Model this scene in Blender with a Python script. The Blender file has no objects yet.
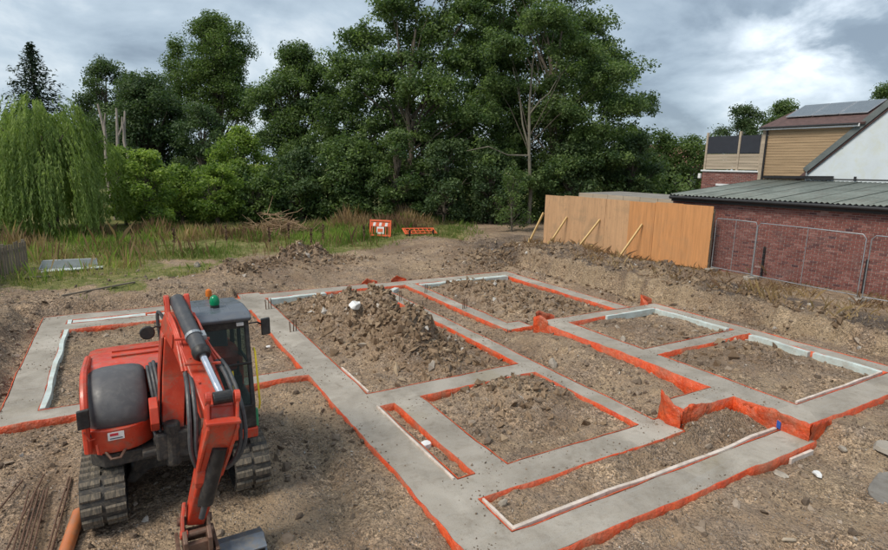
import bpy, bmesh, math, random
import numpy as np
from mathutils import Vector, Matrix

S = bpy.context.scene
COL = S.collection

# ------------------------------------------------------------------ camera
F_PX, CX, CY, CAM_H = 556.56, 444.0, 275.0, 4.7
PITCH, ROLL, YAW = math.radians(11.142), math.radians(-1.159), math.radians(30.116)
_f = np.array([math.sin(YAW)*math.cos(PITCH), math.cos(YAW)*math.cos(PITCH), -math.sin(PITCH)])
_r = np.array([math.cos(YAW), -math.sin(YAW), 0.0])
_d = np.cross(_f, _r)
CR = math.cos(ROLL)*_r + math.sin(ROLL)*_d
CD = -math.sin(ROLL)*_r + math.cos(ROLL)*_d
cam = bpy.data.cameras.new('camera')
cam.sensor_width = 36.0
cam.sensor_fit = 'HORIZONTAL'
cam.lens = F_PX/888*36
cam.clip_start = 0.05
cam.clip_end = 2000
camo = bpy.data.objects.new('camera', cam)
COL.objects.link(camo)
camo.matrix_world = Matrix((
    (CR[0], -CD[0], -_f[0], 0),
    (CR[1], -CD[1], -_f[1], 0),
    (CR[2], -CD[2], -_f[2], CAM_H),
    (0, 0, 0, 1)))
S.camera = camo

# ------------------------------------------------------------------ sky and sun
SUN_EL, SUN_AZ = math.radians(52), math.radians(-100)   # azimuth measured from +Y towards +X
W = bpy.data.worlds.new('World')
S.world = W
W.use_nodes = True
nt = W.node_tree
for n in list(nt.nodes):
    nt.nodes.remove(n)
def wn(t, **k):
    n = nt.nodes.new(t)
    for a, b in k.items():
        setattr(n, a, b)
    return n
def wl(a, b):
    nt.links.new(a, b)
out = wn('ShaderNodeOutputWorld')
bg = wn('ShaderNodeBackground')
bg.inputs['Strength'].default_value = 0.1
sky = wn('ShaderNodeTexSky', sky_type='NISHITA')
sky.sun_disc = False
sky.sun_elevation = SUN_EL
sky.sun_rotation = SUN_AZ
tc = wn('ShaderNodeTexCoord')
sep = wn('ShaderNodeSeparateXYZ')
wl(tc.outputs['Generated'], sep.inputs[0])
def wm(op, a, b=None):
    n = wn('ShaderNodeMath', operation=op)
    for i, v in enumerate((a, b)):
        if v is None:
            continue
        if isinstance(v, (int, float)):
            n.inputs[i].default_value = v
        else:
            wl(v, n.inputs[i])
    return n.outputs[0]
zc = wm('ADD', wm('MAXIMUM', sep.outputs[2], 0.0), 0.42)
cmb = wn('ShaderNodeCombineXYZ')
wl(wm('DIVIDE', sep.outputs[0], zc), cmb.inputs[0])
wl(wm('DIVIDE', sep.outputs[1], zc), cmb.inputs[1])
def wnoise(scale, detail, rough, dist, off):
    mp = wn('ShaderNodeMapping')
    mp.inputs['Location'].default_value = off
    wl(cmb.outputs[0], mp.inputs[0])
    n = wn('ShaderNodeTexNoise')
    n.inputs['Scale'].default_value = scale
    n.inputs['Detail'].default_value = detail
    n.inputs['Roughness'].default_value = rough
    n.inputs['Distortion'].default_value = dist
    wl(mp.outputs[0], n.inputs['Vector'])
    return n.outputs[0]
n1 = wnoise(3.0, 9, .55, .25, (5.4, 2.2, 0))
n2 = wnoise(1.3, 3, .5, .2, (7.3, 4.2, 2))
nmix = wm('ADD', wm('MULTIPLY', n1, .62), wm('MULTIPLY', n2, .42))
rc = wn('ShaderNodeValToRGB')
els = rc.color_ramp.elements
els[0].position = .4; els[0].color = (1.3, 1.65, 2.05, 1)
els[1].position = .74; els[1].color = (4.9, 5.05, 5.1, 1)
e = els.new(.46); e.color = (1.85, 2.3, 2.75, 1)
e = els.new(.55); e.color = (2.5, 3.0, 3.45, 1)
e = els.new(.63); e.color = (3.6, 4.0, 4.3, 1)
wl(nmix, rc.inputs[0])
mx = wn('ShaderNodeMix', data_type='RGBA')
mx.inputs[0].default_value = 0.93
wl(sky.outputs[0], mx.inputs[6])
wl(rc.outputs[0], mx.inputs[7])
# thin bright break in the cloud, high on the right
vd = (820-CX)/F_PX*CR + (28-CY)/F_PX*CD + _f
vd = vd/np.linalg.norm(vd)
dp = wn('ShaderNodeVectorMath', operation='DOT_PRODUCT')
wl(tc.outputs['Generated'], dp.inputs[0])
dp.inputs[1].default_value = tuple(vd)
glow = wm('MULTIPLY', wm('POWER', wm('MAXIMUM', dp.outputs['Value'], 0.0), 190.0), wm('MAXIMUM', wm('MULTIPLY', wm('SUBTRACT', n1, .42), 20.0), 0.0))
gadd = wn('ShaderNodeMix', data_type='RGBA', blend_type='ADD')
gadd.inputs[0].default_value = 1.0
gc = wn('ShaderNodeCombineColor')
for i in range(3):
    wl(glow, gc.inputs[i])
wl(mx.outputs[2], gadd.inputs[6])
wl(gc.outputs[0], gadd.inputs[7])
wl(gadd.outputs[2], bg.inputs['Color'])
wl(bg.outputs[0], out.inputs[0])

sl = bpy.data.lights.new('sun', 'SUN')
sl.energy = 1.5
sl.angle = math.radians(22)
sl.color = (1.0, .92, .8)
so = bpy.data.objects.new('sun', sl)
COL.objects.link(so)
sd = Vector((math.sin(SUN_AZ)*math.cos(SUN_EL), math.cos(SUN_AZ)*math.cos(SUN_EL), math.sin(SUN_EL)))
so.rotation_euler = sd.to_track_quat('Z', 'Y').to_euler()
so.location = (-12, -12, 30)

S.view_settings.view_transform = 'Standard'
S.view_settings.look = 'None'
S.view_settings.exposure = 1.1
S.view_settings.gamma = 1.0
S.view_settings.use_curve_mapping = False
S.cycles.max_bounces = 6
S.cycles.transparent_max_bounces = 8
try:
    S.cycles.use_denoising = True
except Exception:
    pass

# ------------------------------------------------------------------ helpers
def at(px, py, depth):
    """point seen at photo pixel (px, py) at this depth in metres"""
    v = (px-CX)/F_PX*CR + (py-CY)/F_PX*CD + _f
    return np.array([0, 0, CAM_H]) + v*depth
def horizon(px):
    return 156.4 + (px/888)*17.9
def project(P):
    P = np.asarray(P, float) - np.array([0, 0, CAM_H])
    z = P@_f
    return CX + F_PX*(P@CR)/np.maximum(z, .01), CY + F_PX*(P@CD)/np.maximum(z, .01), z
def sstep(a, b, x):
    t = np.clip((x-a)/(b-a), 0, 1)
    return t*t*(3-2*t)
def hash2(ix, iy, s):
    h = np.sin(ix*127.1 + iy*311.7 + s*74.7)*43758.5453
    return h - np.floor(h)
def vn(x, y, s=0):
    x = np.asarray(x, float); y = np.asarray(y, float)
    ix, iy = np.floor(x), np.floor(y)
    fx, fy = x-ix, y-iy
    fx = fx*fx*(3-2*fx); fy = fy*fy*(3-2*fy)
    a = hash2(ix, iy, s); b = hash2(ix+1, iy, s); c = hash2(ix, iy+1, s); d = hash2(ix+1, iy+1, s)
    return (a*(1-fx)+b*fx)*(1-fy) + (c*(1-fx)+d*fx)*fy - .5
def fbm(x, y, s=0, o=4, lac=2.1, g=.5):
    r = 0; a = 1
    for i in range(o):
        r = r + a*vn(x, y, s+i*13.7)
        x = x*lac+3.1; y = y*lac-1.7; a *= g
    return r

class MB:
    def __init__(s):
        s.v = []; s.f = []
    def add(s, v, f):
        o = len(s.v)
        s.v += [tuple(map(float, p)) for p in v]
        s.f += [tuple(i+o for i in q) for q in f]
        return s
    def box(s, x0, x1, y0, y1, z0, z1):
        return s.add([(x0,y0,z0),(x1,y0,z0),(x1,y1,z0),(x0,y1,z0),(x0,y0,z1),(x1,y0,z1),(x1,y1,z1),(x0,y1,z1)],
                     [(0,3,2,1),(4,5,6,7),(0,1,5,4),(1,2,6,5),(2,3,7,6),(3,0,4,7)])
    def obox(s, c, a, b, e):
        c, a, b, e = (np.array(q, float) for q in (c, a, b, e))
        v = [c-a-b-e, c+a-b-e, c+a+b-e, c-a+b-e, c-a-b+e, c+a-b+e, c+a+b+e, c-a+b+e]
        return s.add(v, [(0,3,2,1),(4,5,6,7),(0,1,5,4),(1,2,6,5),(2,3,7,6),(3,0,4,7)])
    def bar(s, p0, p1, w, h, up=(0,0,1)):
        p0 = np.array(p0, float); p1 = np.array(p1, float)
        t = p1-p0; L = np.linalg.norm(t); t /= L
        u = np.array(up, float)
        if abs(u@t) > .98:
            u = np.array([1., 0, 0])
        b = np.cross(t, u); b /= np.linalg.norm(b)
        u = np.cross(b, t)
        return s.obox((p0+p1)/2, t*L/2, b*w/2, u*h/2)
    def tube(s, pts, r, n=8, cap=True):
        pts = [np.array(p, float) for p in pts]
        m = len(pts)
        rs = [r]*m if np.isscalar(r) else list(r)
        rings = []
        prev = None
        for i in range(m):
            t = pts[min(i+1, m-1)] - pts[max(i-1, 0)]
            t /= (np.linalg.norm(t)+1e-9)
            u = prev if prev is not None else (np.array([0, 0, 1.]) if abs(t[2]) < .9 else np.array([1., 0, 0]))
            u = u - t*(u@t); u /= (np.linalg.norm(u)+1e-9)
            b = np.cross(t, u); prev = u
            rings.append([pts[i] + rs[i]*(math.cos(2*math.pi*k/n)*u + math.sin(2*math.pi*k/n)*b) for k in range(n)])
        v = [p for g in rings for p in g]
        f = []
        for i in range(m-1):
            for k in range(n):
                f.append((i*n+k, i*n+(k+1) % n, (i+1)*n+(k+1) % n, (i+1)*n+k))
        if cap:
            f.append(tuple(reversed(range(n))))
            f.append(tuple((m-1)*n+k for k in range(n)))
        return s.add(v, f)
    def prism(s, poly, axis, a, b):
        n = len(poly)
        def mk(p, q):
            return {'x': (q, p[0], p[1]), 'y': (p[0], q, p[1]), 'z': (p[0], p[1], q)}[axis]
        v = [mk(p, a) for p in poly] + [mk(p, b) for p in poly]
        f = [tuple(range(n)), tuple(reversed(range(n, 2*n)))]
        f += [(i, i+n, (i+1) % n+n, (i+1) % n) for i in range(n)]
        return s.add(v, f)
    def beam(s, pts, hw, hh, lat=(1, 0, 0)):
        """box section swept through 3D points; hw half width along lat, hh half height across"""
        pts = [np.array(p, float) for p in pts]; m = len(pts)
        hw = [hw]*m if np.isscalar(hw) else hw
        hh = [hh]*m if np.isscalar(hh) else hh
        v = []
        for i in range(m):
            t = pts[min(i+1, m-1)] - pts[max(i-1, 0)]
            t /= np.linalg.norm(t)
            l = np.array(lat, float); l = l - t*(l@t); l /= np.linalg.norm(l)
            u = np.cross(l, t)
            p = pts[i]
            v += [p-l*hw[i]-u*hh[i], p+l*hw[i]-u*hh[i], p+l*hw[i]+u*hh[i], p-l*hw[i]+u*hh[i]]
        f = [(3, 2, 1, 0), tuple(4*(m-1)+k for k in range(4))]
        for i in range(m-1):
            for k in range(4):
                f.append((4*i+k, 4*i+(k+1) % 4, 4*i+4+(k+1) % 4, 4*i+4+k))
        return s.add(v, f)
    def build(s, name, mat, parent=None, bevel=0, smooth=False, seg=2, local=False):
        V = np.array(s.v, float)
        if parent is not None:
            if not local:
                V = V - OFF[parent.name]
            loc = (0, 0, 0)
        else:
            loc = (0, 0, 0) if local else ((V[:, 0].min()+V[:, 0].max())/2, (V[:, 1].min()+V[:, 1].max())/2, V[:, 2].min())
            V = V - np.array(loc)
        me = bpy.data.meshes.new(name)
        me.from_pydata(V.tolist(), [], s.f)
        bm = bmesh.new(); bm.from_mesh(me)
        bmesh.ops.recalc_face_normals(bm, faces=bm.faces)
        bm.to_mesh(me); bm.free()
        if smooth:
            me.polygons.foreach_set('use_smooth', [True]*len(me.polygons))
        o = bpy.data.objects.new(name, me)
        COL.objects.link(o)
        me.materials.append(mat)
        o.location = loc
        if parent is not None:
            o.parent = parent
            OFF[o.name] = OFF[parent.name]
        else:
            OFF[o.name] = np.array(loc)
        if bevel:
            md = o.modifiers.new('bevel', 'BEVEL')
            md.width = bevel; md.segments = seg; md.limit_method = 'ANGLE'; md.angle_limit = math.radians(35)
        if smooth:
            try:
                me.set_sharp_from_angle(angle=math.radians(40))
            except Exception:
                pass
        return o
OFF = {}
def empty(name, loc, rz=0):
    o = bpy.data.objects.new(name, None)
    o.empty_display_size = .3
    COL.objects.link(o)
    o.location = tuple(map(float, loc)); o.rotation_euler = (0, 0, rz)
    OFF[o.name] = np.array(loc, float)
    return o
def tag(o, label=None, cat=None, group=None, kind=None):
    if label: o['label'] = label
    if cat: o['category'] = cat
    if group: o['group'] = group
    if kind: o['kind'] = kind
    return o
def copy_tree(o, parent=None):
    c = o.copy(); COL.objects.link(c); c.parent = parent
    for ch in list(o.children):
        copy_tree(ch, c)
    return c
def mesh_np(name, V, Fa, mat, parent=None, tint=None, smooth=False, loc=None):
    """fast mesh from arrays: V (n,3), Fa (m,k)"""
    V = np.asarray(V, np.float32); Fa = np.asarray(Fa, np.int32)
    if parent is not None:
        V = V - OFF[parent.name].astype(np.float32)
    elif loc is not None:
        V = V - np.asarray(loc, np.float32)
    me = bpy.data.meshes.new(name)
    m, k = Fa.shape
    me.vertices.add(len(V)); me.vertices.foreach_set('co', V.ravel())
    me.loops.add(m*k); me.loops.foreach_set('vertex_index', Fa.ravel())
    me.polygons.add(m)
    me.polygons.foreach_set('loop_start', np.arange(0, m*k, k, dtype=np.int32))
    try:
        me.polygons.foreach_set('loop_total', np.full(m, k, dtype=np.int32))
    except Exception:
        pass
    me.polygons.foreach_set('use_smooth', np.full(m, bool(smooth)))
    me.update(calc_edges=True)
    if tint is not None:
        a = me.attributes.new('tint', 'FLOAT', 'FACE')
        a.data.foreach_set('value', np.asarray(tint, np.float32))
    me.materials.append(mat)
    o = bpy.data.objects.new(name, me); COL.objects.link(o)
    if parent is not None:
        o.parent = parent; OFF[o.name] = OFF[parent.name]
    else:
        if loc is not None:
            o.location = tuple(map(float, loc))
        OFF[o.name] = np.array(loc if loc is not None else (0, 0, 0), float)
    return o

# ------------------------------------------------------------------ materials
class NT:
    def __init__(s, name):
        s.m = bpy.data.materials.new(name); s.m.use_nodes = True
        s.t = s.m.node_tree
        for n in list(s.t.nodes):
            s.t.nodes.remove(n)
        s.out = s.n('ShaderNodeOutputMaterial')
        s.b = s.n('ShaderNodeBsdfPrincipled')
        s.l(s.b.outputs[0], s.out.inputs[0])
        s.co = s.n('ShaderNodeTexCoord')
        s.vec = s.co.outputs['Object']
    def n(s, t, **k):
        q = s.t.nodes.new(t)
        for a, b in k.items():
            setattr(q, a, b)
        return q
    def l(s, a, b):
        s.t.links.new(a, b)
    def noise(s, scale, detail=4, rough=.55, dist=0, vec=None, stretch=None):
        q = s.n('ShaderNodeTexNoise')
        q.inputs['Scale'].default_value = scale; q.inputs['Detail'].default_value = detail
        q.inputs['Roughness'].default_value = rough; q.inputs['Distortion'].default_value = dist
        v = vec or s.vec
        if stretch:
            mp = s.n('ShaderNodeMapping'); mp.inputs['Scale'].default_value = stretch
            s.l(v, mp.inputs[0]); v = mp.outputs[0]
        s.l(v, q.inputs['Vector'])
        return q.outputs[0]
    def voro(s, scale, feat='F1', out='Distance', vec=None):
        q = s.n('ShaderNodeTexVoronoi', feature=feat); q.inputs['Scale'].default_value = scale
        s.l(vec or s.vec, q.inputs['Vector'])
        return q.outputs[out]
    def ramp(s, v, stops):
        q = s.n('ShaderNodeValToRGB')
        el = q.color_ramp.elements
        el[0].position, el[0].color = stops[0][0], (*stops[0][1], 1)
        el[1].position, el[1].color = stops[-1][0], (*stops[-1][1], 1)
        for p, c in stops[1:-1]:
            e = el.new(p); e.color = (*c, 1)
        s.l(v, q.inputs[0])
        return q.outputs[0]
    def mr(s, v, a, b, c=0., d=1.):
        q = s.n('ShaderNodeMapRange')
        for i, x in enumerate((a, b, c, d)):
            q.inputs[i+1].default_value = x
        s.l(v, q.inputs[0])
        return q.outputs[0]
    def math(s, op, a, b):
        q = s.n('ShaderNodeMath', operation=op)
        for i, v in enumerate((a, b)):
            if isinstance(v, (int, float)):
                q.inputs[i].default_value = v
            else:
                s.l(v, q.inputs[i])
        return q.outputs[0]
    def mix(s, fac, a, b, mode='MIX'):
        q = s.n('ShaderNodeMix', data_type='RGBA', blend_type=mode)
        for i, v in ((0, fac), (6, a), (7, b)):
            if isinstance(v, (int, float)):
                q.inputs[i].default_value = v
            elif isinstance(v, (tuple, list)):
                q.inputs[i].default_value = (*v, 1)
            else:
                s.l(v, q.inputs[i])
        return q.outputs[2]
    def attr(s, name):
        q = s.n('ShaderNodeAttribute'); q.attribute_name = name
        return q.outputs['Fac']
    def bump(s, h, strength=.5, dist=.02):
        q = s.n('ShaderNodeBump'); q.inputs['Strength'].default_value = strength; q.inputs['Distance'].default_value = dist
        s.l(h, q.inputs['Height']); s.l(q.outputs[0], s.b.inputs['Normal'])
    def set(s, col=None, rough=None, metal=None, spec=None):
        if col is not None:
            if isinstance(col, (tuple, list)):
                s.b.inputs['Base Color'].default_value = (*col, 1)
            else:
                s.l(col, s.b.inputs['Base Color'])
        for k, v in (('Roughness', rough), ('Metallic', metal), ('Specular IOR Level', spec)):
            if v is not None:
                if isinstance(v, (int, float)):
                    s.b.inputs[k].default_value = v
                else:
                    s.l(v, s.b.inputs[k])
        return s.m
def mat(name, col, rough=.7, metal=0, var=.2, scale=4, bump=.15, bscale=40, bd=.004, dirt=None, dirt_amt=.5, spec=.4, stretch=None):
    k = NT(name)
    a = tuple(c*(1-var) for c in col); b = tuple(min(1, c*(1+var)) for c in col)
    c = k.ramp(k.noise(scale, 6, .6, .2, stretch=stretch), [(.3, a), (.7, b)])
    if dirt:
        c = k.mix(k.mr(k.noise(scale*1.7, 8, .68, .4), .47, .68, 0, dirt_amt), c, dirt)
    k.set(c, k.mr(k.noise(scale*2, 4), .3, .7, max(.02, rough-.12), min(1, rough+.12)), metal, spec)
    if bump:
        k.bump(k.noise(bscale, 4, .6, stretch=stretch), bump, bd)
    return k.m
DUST = (.23, .185, .135)

def soil_material():
    k = NT('soil')
    big = k.noise(.32, 5, .6, .6)
    mid = k.noise(1.7, 6, .65, .4)
    fine = k.noise(14, 6, .7)
    c = k.ramp(big, [(.34, (.185, .128, .086)), (.5, (.268, .193, .13)), (.66, (.34, .25, .168))])
    c = k.mix(k.mr(mid, .42, .72, 0, .7), c, (.215, .175, .145))
    c = k.mix(k.mr(k.noise(.55, 4, .55, .8, stretch=(1, .6, 1)), .52, .66, 0, .5), c, (.145, .107, .077))
    c = k.mix(k.mr(k.noise(.8, 5, .6, .5), .56, .7, 0, .65), c, (.34, .258, .172))
    c = k.mix(k.attr('clay'), c, k.ramp(k.noise(4, 6, .6), [(.3, (.25, .185, .12)), (.7, (.37, .285, .195))]))
    c = k.mix(k.attr('dark'), c, (.075, .062, .055))
    c = k.mix(k.mr(fine, .35, .7, 0, .75), c, k.mix(1.0, c, (1.5, 1.45, 1.4), 'MULTIPLY'))
    c = k.mix(k.mr(k.noise(30, 4, .7), .52, .68, 0, .6), c, k.mix(1.0, c, (.5, .5, .5), 'MULTIPLY'))
    gm_ = k.math('MULTIPLY', k.mr(k.noise(.9, 5, .6, .4), .4, .62, .15, 1), k.mr(k.attr('clay'), .2, .9, 1, .55))
    for sc_, lo_, hi_, am_ in ((13, .62, 1.3, .8), (34, .45, 1.6, .9), (75, .4, 1.7, .8)):
        vq = k.n('ShaderNodeTexVoronoi', feature='F1'); vq.inputs['Scale'].default_value = sc_
        k.l(k.mix(.12, k.vec, k.n('ShaderNodeTexNoise').outputs['Color']), vq.inputs['Vector'])
        vs = k.n('ShaderNodeSeparateColor'); k.l(vq.outputs['Color'], vs.inputs[0])
        g_ = k.n('ShaderNodeCombineColor')
        val = k.mr(vs.outputs[0], 0, 1, lo_, hi_)
        for i_ in range(3):
            k.l(val, g_.inputs[i_])
        c = k.mix(k.math('MULTIPLY', gm_, am_), c, k.mix(1.0, c, g_.outputs[0], 'MULTIPLY'))
    # scattered stone chips
    q = k.n('ShaderNodeTexVoronoi', feature='F1'); q.inputs['Scale'].default_value = 26
    k.l(k.vec, q.inputs['Vector'])
    sc = k.n('ShaderNodeSeparateColor'); k.l(q.outputs['Color'], sc.inputs[0])
    chip = k.math('MULTIPLY', k.mr(q.outputs['Distance'], .22, .34, 1, 0), k.mr(sc.outputs[0], .55, .62, 0, 1))
    chipc = k.ramp(sc.outputs[1], [(.1, (.09, .075, .065)), (.5, (.23, .19, .17)), (.9, (.46, .42, .39))])
    c = k.mix(k.math('MULTIPLY', chip, k.mr(k.attr('grass'), .1, .5, .85, 0)), c, chipc)
    g = k.ramp(k.noise(2.3, 6, .65, .3), [(.3, (.075, .1, .026)), (.5, (.17, .175, .06)), (.66, (.3, .25, .125))])
    c = k.mix(k.mr(k.math('ADD', k.attr('grass'), k.math('MULTIPLY', k.math('SUBTRACT', k.noise(1.3, 6, .7), .5), 1.6)), .4, .66), c, g)
    k.set(c, .95, 0, .15)
    k.bump(k.math('ADD', k.math('MULTIPLY', fine, .6), k.math('ADD', k.math('MULTIPLY', k.noise(50, 4, .7), .3), k.math('ADD', k.math('MULTIPLY', chip, .35), k.math('ADD', k.math('MULTIPLY', k.voro(17), -.7), k.math('MULTIPLY', k.voro(42), -.4))))), 1.0, .045)
    return k.m
def clod_material(name, a, b, c_):
    k = NT(name)
    c = k.ramp(k.attr('tint'), [(0, a), (.55, b), (.85, c_), (1, (.5, .47, .43))])
    c = k.mix(k.mr(k.noise(18, 5, .7), .35, .7, 0, .55), c, k.mix(1.0, c, (.55, .53, .5), 'MULTIPLY'))
    k.set(c, .95, 0, .15)
    k.bump(k.noise(45, 5, .7), .6, .012)
    return k.m
def leaf_material(name, a, b, trans=.3):
    k = NT(name)
    c = k.ramp(k.attr('tint'), [(0, a), (1, b)])
    k.set(c, .5, 0, .35)
    tr = k.n('ShaderNodeBsdfTranslucent')
    k.l(k.mix(1.0, c, (1.15, 1.25, .7), 'MULTIPLY'), tr.inputs['Color'])
    ms = k.n('ShaderNodeMixShader'); ms.inputs[0].default_value = trans
    k.l(k.b.outputs[0], ms.inputs[1]); k.l(tr.outputs[0], ms.inputs[2]); k.l(ms.outputs[0], k.out.inputs[0])
    return k.m
def concrete_material(name='concrete'):
    k = NT(name)
    c = k.ramp(k.noise(.9, 6, .6, .4), [(.32, (.245, .216, .178)), (.5, (.338, .302, .255)), (.66, (.425, .385, .332))])
    pv_ = k.n('ShaderNodeTexVoronoi', feature='F1', distance='CHEBYCHEV'); pv_.inputs['Scale'].default_value = .45
    k.l(k.vec, pv_.inputs['Vector'])
    ps_ = k.n('ShaderNodeSeparateColor'); k.l(pv_.outputs['Color'], ps_.inputs[0])
    pg_ = k.n('ShaderNodeCombineColor')
    for i_ in range(3):
        k.l(k.mr(ps_.outputs[0], 0, 1, .82, 1.14), pg_.inputs[i_])
    c = k.mix(.8, c, k.mix(1.0, c, pg_.outputs[0], 'MULTIPLY'))
    c = k.mix(k.mr(k.noise(.55, 3, .5, .3), .6, .68, 0, .55), c, (.26, .22, .145))
    c = k.mix(k.mr(k.noise(3.2, 8, .7, .5), .52, .72, 0, .65), c, (.17, .14, .105))
    c = k.mix(k.mr(k.noise(9, 6, .7), .4, .75, 0, .35), c, (.36, .345, .315))
    c = k.mix(k.mr(k.noise(2.0, 5, .6, 1.5, stretch=(.3, 3, 1)), .55, .7, 0, .35), c, (.34, .325, .3))
    c = k.mix(k.mr(k.noise(60, 3, .7), .55, .7, 0, .5), c, (.15, .13, .105))
    k.set(c, .85, 0, .25)
    k.bump(k.math('ADD', k.math('ADD', k.noise(7, 5, .6), k.math('MULTIPLY', k.noise(5, 3, .5, 1.0, stretch=(.6, 4, 1)), .7)), k.math('MULTIPLY', k.noise(70, 3, .6), .35)), .6, .014)
    return k.m
def membrane_material():
    k = NT('orange_membrane')
    c = k.ramp(k.noise(5, 5, .6, .4), [(.3, (.48, .045, .01)), (.55, (.68, .085, .018)), (.75, (.76, .15, .05))])
    c = k.mix(k.mr(k.noise(1.7, 7, .7, .3), .42, .62, 0, .72), c, (.3, .15, .09))
    c = k.mix(k.mr(k.noise(23, 5, .7, 1.2), .6, .7, 0, .5), c, (.8, .36, .22))
    k.set(c, .38, 0, .5)
    k.bump(k.math('ADD', k.noise(16, 5, .65, .8), k.math('MULTIPLY', k.voro(11), .5)), .9, .03)
    return k.m
def plywood_material(name, base, stain):
    k = NT(name)
    g = k.noise(2.2, 6, .6, .6, stretch=(5, 5, .35))
    a = tuple(x*.82 for x in base); b = tuple(min(1, x*1.14) for x in base)
    c = k.ramp(g, [(.3, a), (.5, base), (.7, b)])
    c = k.mix(k.mr(k.noise(1.1, 7, .7, .5), .5, .7, 0, stain), c, (.34, .235, .14))
    c = k.mix(k.mr(k.noise(9, 6, .7, .2, stretch=(1, 1, .4)), .58, .76, 0, stain), c, (.22, .15, .1))
    c = k.mix(k.mr(k.noise(1.6, 5, .6, .3, stretch=(3, 3, .25)), .54, .7, 0, .18), c, (.36, .2, .1))
    inf = k.n('ShaderNodeObjectInfo')
    c = k.mix(k.mr(inf.outputs['Random'], 0, 1, 0, .3), c, k.mix(1.0, c, (.78, .8, .84), 'MULTIPLY'))
    k.set(c, .75, 0, .3)
    k.bump(k.noise(30, 4, .6, stretch=(6, 6, .4)), .15, .004)
    return k.m
def brick_material():
    k = NT('brick')
    t = k.attr('tint')
    c = k.ramp(t, [(0, (.085, .04, .045)), (.3, (.18, .07, .06)), (.6, (.235, .092, .077)), (.85, (.31, .16, .14)), (1, (.38, .28, .255))])
    c = k.mix(k.mr(k.noise(.8, 6, .7, .4), .52, .78, 0, .5), c, (.33, .24, .22))
    c = k.mix(k.mr(k.noise(1.3, 6, .65, .4, stretch=(1, 1, .5)), .58, .75, 0, .55), c, (.1, .065, .06))
    k.set(c, .9, 0, .2)
    k.bump(k.noise(40, 5, .7), .4, .006)
    return k.m
def glass_material(name, col, alpha_mix=.35):
    k = NT(name)
    k.set(col, .06, 0, .6)
    k.b.inputs['Alpha'].default_value = 1
    tr = k.n('ShaderNodeBsdfTransparent'); tr.inputs[0].default_value = (.75, .82, .8, 1)
    ms = k.n('ShaderNodeMixShader'); ms.inputs[0].default_value = alpha_mix
    k.l(k.b.outputs[0], ms.inputs[1]); k.l(tr.outputs[0], ms.inputs[2]); k.l(ms.outputs[0], k.out.inputs[0])
    return k.m

M = {}
M['soil'] = soil_material()
M['clod'] = clod_material('clod', (.13, .097, .072), (.255, .196, .147), (.4, .33, .265))
M['heap'] = clod_material('heap_clod', (.15, .102, .066), (.275, .195, .128), (.375, .285, .195))
M['stone'] = mat('stone', (.33, .29, .24), .9, var=.35, scale=5, bump=.5, bscale=25, bd=.01)
M['concrete'] = concrete_material()
M['membrane'] = membrane_material()
M['patch'] = mat('rough_concrete', (.2, .185, .165), .95, var=.2, scale=3, bump=.7, bscale=40, bd=.015, dirt=(.13, .105, .08), dirt_amt=.8)
M['board_white'] = mat('insulation_board', (.5, .57, .55), .6, var=.18, scale=3, dirt=(.4, .34, .27), dirt_amt=.6)
M['board_pink'] = mat('edge_board', (.6, .52, .46), .7, var=.2, scale=4, dirt=(.36, .28, .21), dirt_amt=.7)
M['ply_pale'] = plywood_material('plywood_weathered', (.53, .32, .175), .75)
M['ply_orange'] = plywood_material('plywood_orange', (.58, .275, .11), .25)
M['prop'] = mat('prop_timber', (.62, .43, .19), .7, var=.2, scale=6, stretch=(1, 1, .3))
M['brick'] = brick_material()
M['mortar'] = mat('mortar', (.37, .3, .265), .95, var=.2, scale=5)
M['steel'] = mat('galvanised_steel', (.34, .36, .38), .45, metal=.6, var=.15)
M['rebar'] = mat('rusty_rebar', (.13, .075, .05), .85, var=.35, scale=12)
M['pipe'] = mat('drain_pipe', (.5, .16, .055), .4, var=.12, scale=5, dirt=DUST, dirt_amt=.5)
def red_paint():
    k = NT('excavator_red')
    c = k.ramp(k.noise(3.5, 6, .6, .3), [(.3, (.46, .04, .017)), (.5, (.55, .052, .021)), (.7, (.62, .085, .04))])
    c = k.mix(k.mr(k.noise(5, 8, .7, .5), .5, .68, 0, .8), c, (.27, .14, .095))
    c = k.mix(k.mr(k.noise(38, 6, .75, 1.5), .6, .68, 0, .7), c, (.15, .085, .06))
    c = k.mix(k.mr(k.noise(22, 5, .7, .8, stretch=(1, 1, 4)), .64, .7, 0, .6), c, (.62, .3, .24))
    k.set(c, k.mr(k.noise(6, 5, .6), .35, .65, .25, .6), 0, .55)
    k.bump(k.noise(30, 5, .65), .12, .004)
    return k.m
M['red'] = red_paint()
M['red_worn'] = mat('excavator_red_worn', (.5, .06, .03), .5, var=.15, scale=5, bump=.1, dirt=(.2, .12, .085), dirt_amt=.8)
M['grey_cover'] = mat('grey_cover', (.085, .085, .09), .5, var=.12, scale=5, bump=.2, bscale=220, bd=.001, dirt=(.17, .165, .16), dirt_amt=.35)
M['black'] = mat('black_paint', (.022, .022, .023), .45, var=.3, scale=6, dirt=(.1, .085, .07), dirt_amt=.5)
M['dark'] = mat('dark_machinery', (.04, .038, .036), .6, var=.4, scale=8, dirt=(.13, .105, .08), dirt_amt=.7)
M['rubber'] = mat('track_rubber', (.055, .052, .048), .85, var=.3, scale=9, bump=.4, dirt=(.17, .14, .105), dirt_amt=.8)
M['lug'] = mat('dusty_rubber', (.1, .088, .072), .9, var=.35, scale=5, bump=.4, dirt=(.29, .235, .165), dirt_amt=.95)
M['hose'] = mat('hose', (.055, .06, .065), .5, var=.3, scale=8, dirt=(.15, .14, .13), dirt_amt=.5)
M['cyl'] = mat('cylinder_paint', (.06, .063, .07), .4, var=.15, scale=6, dirt=(.13, .12, .11), dirt_amt=.4)
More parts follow.
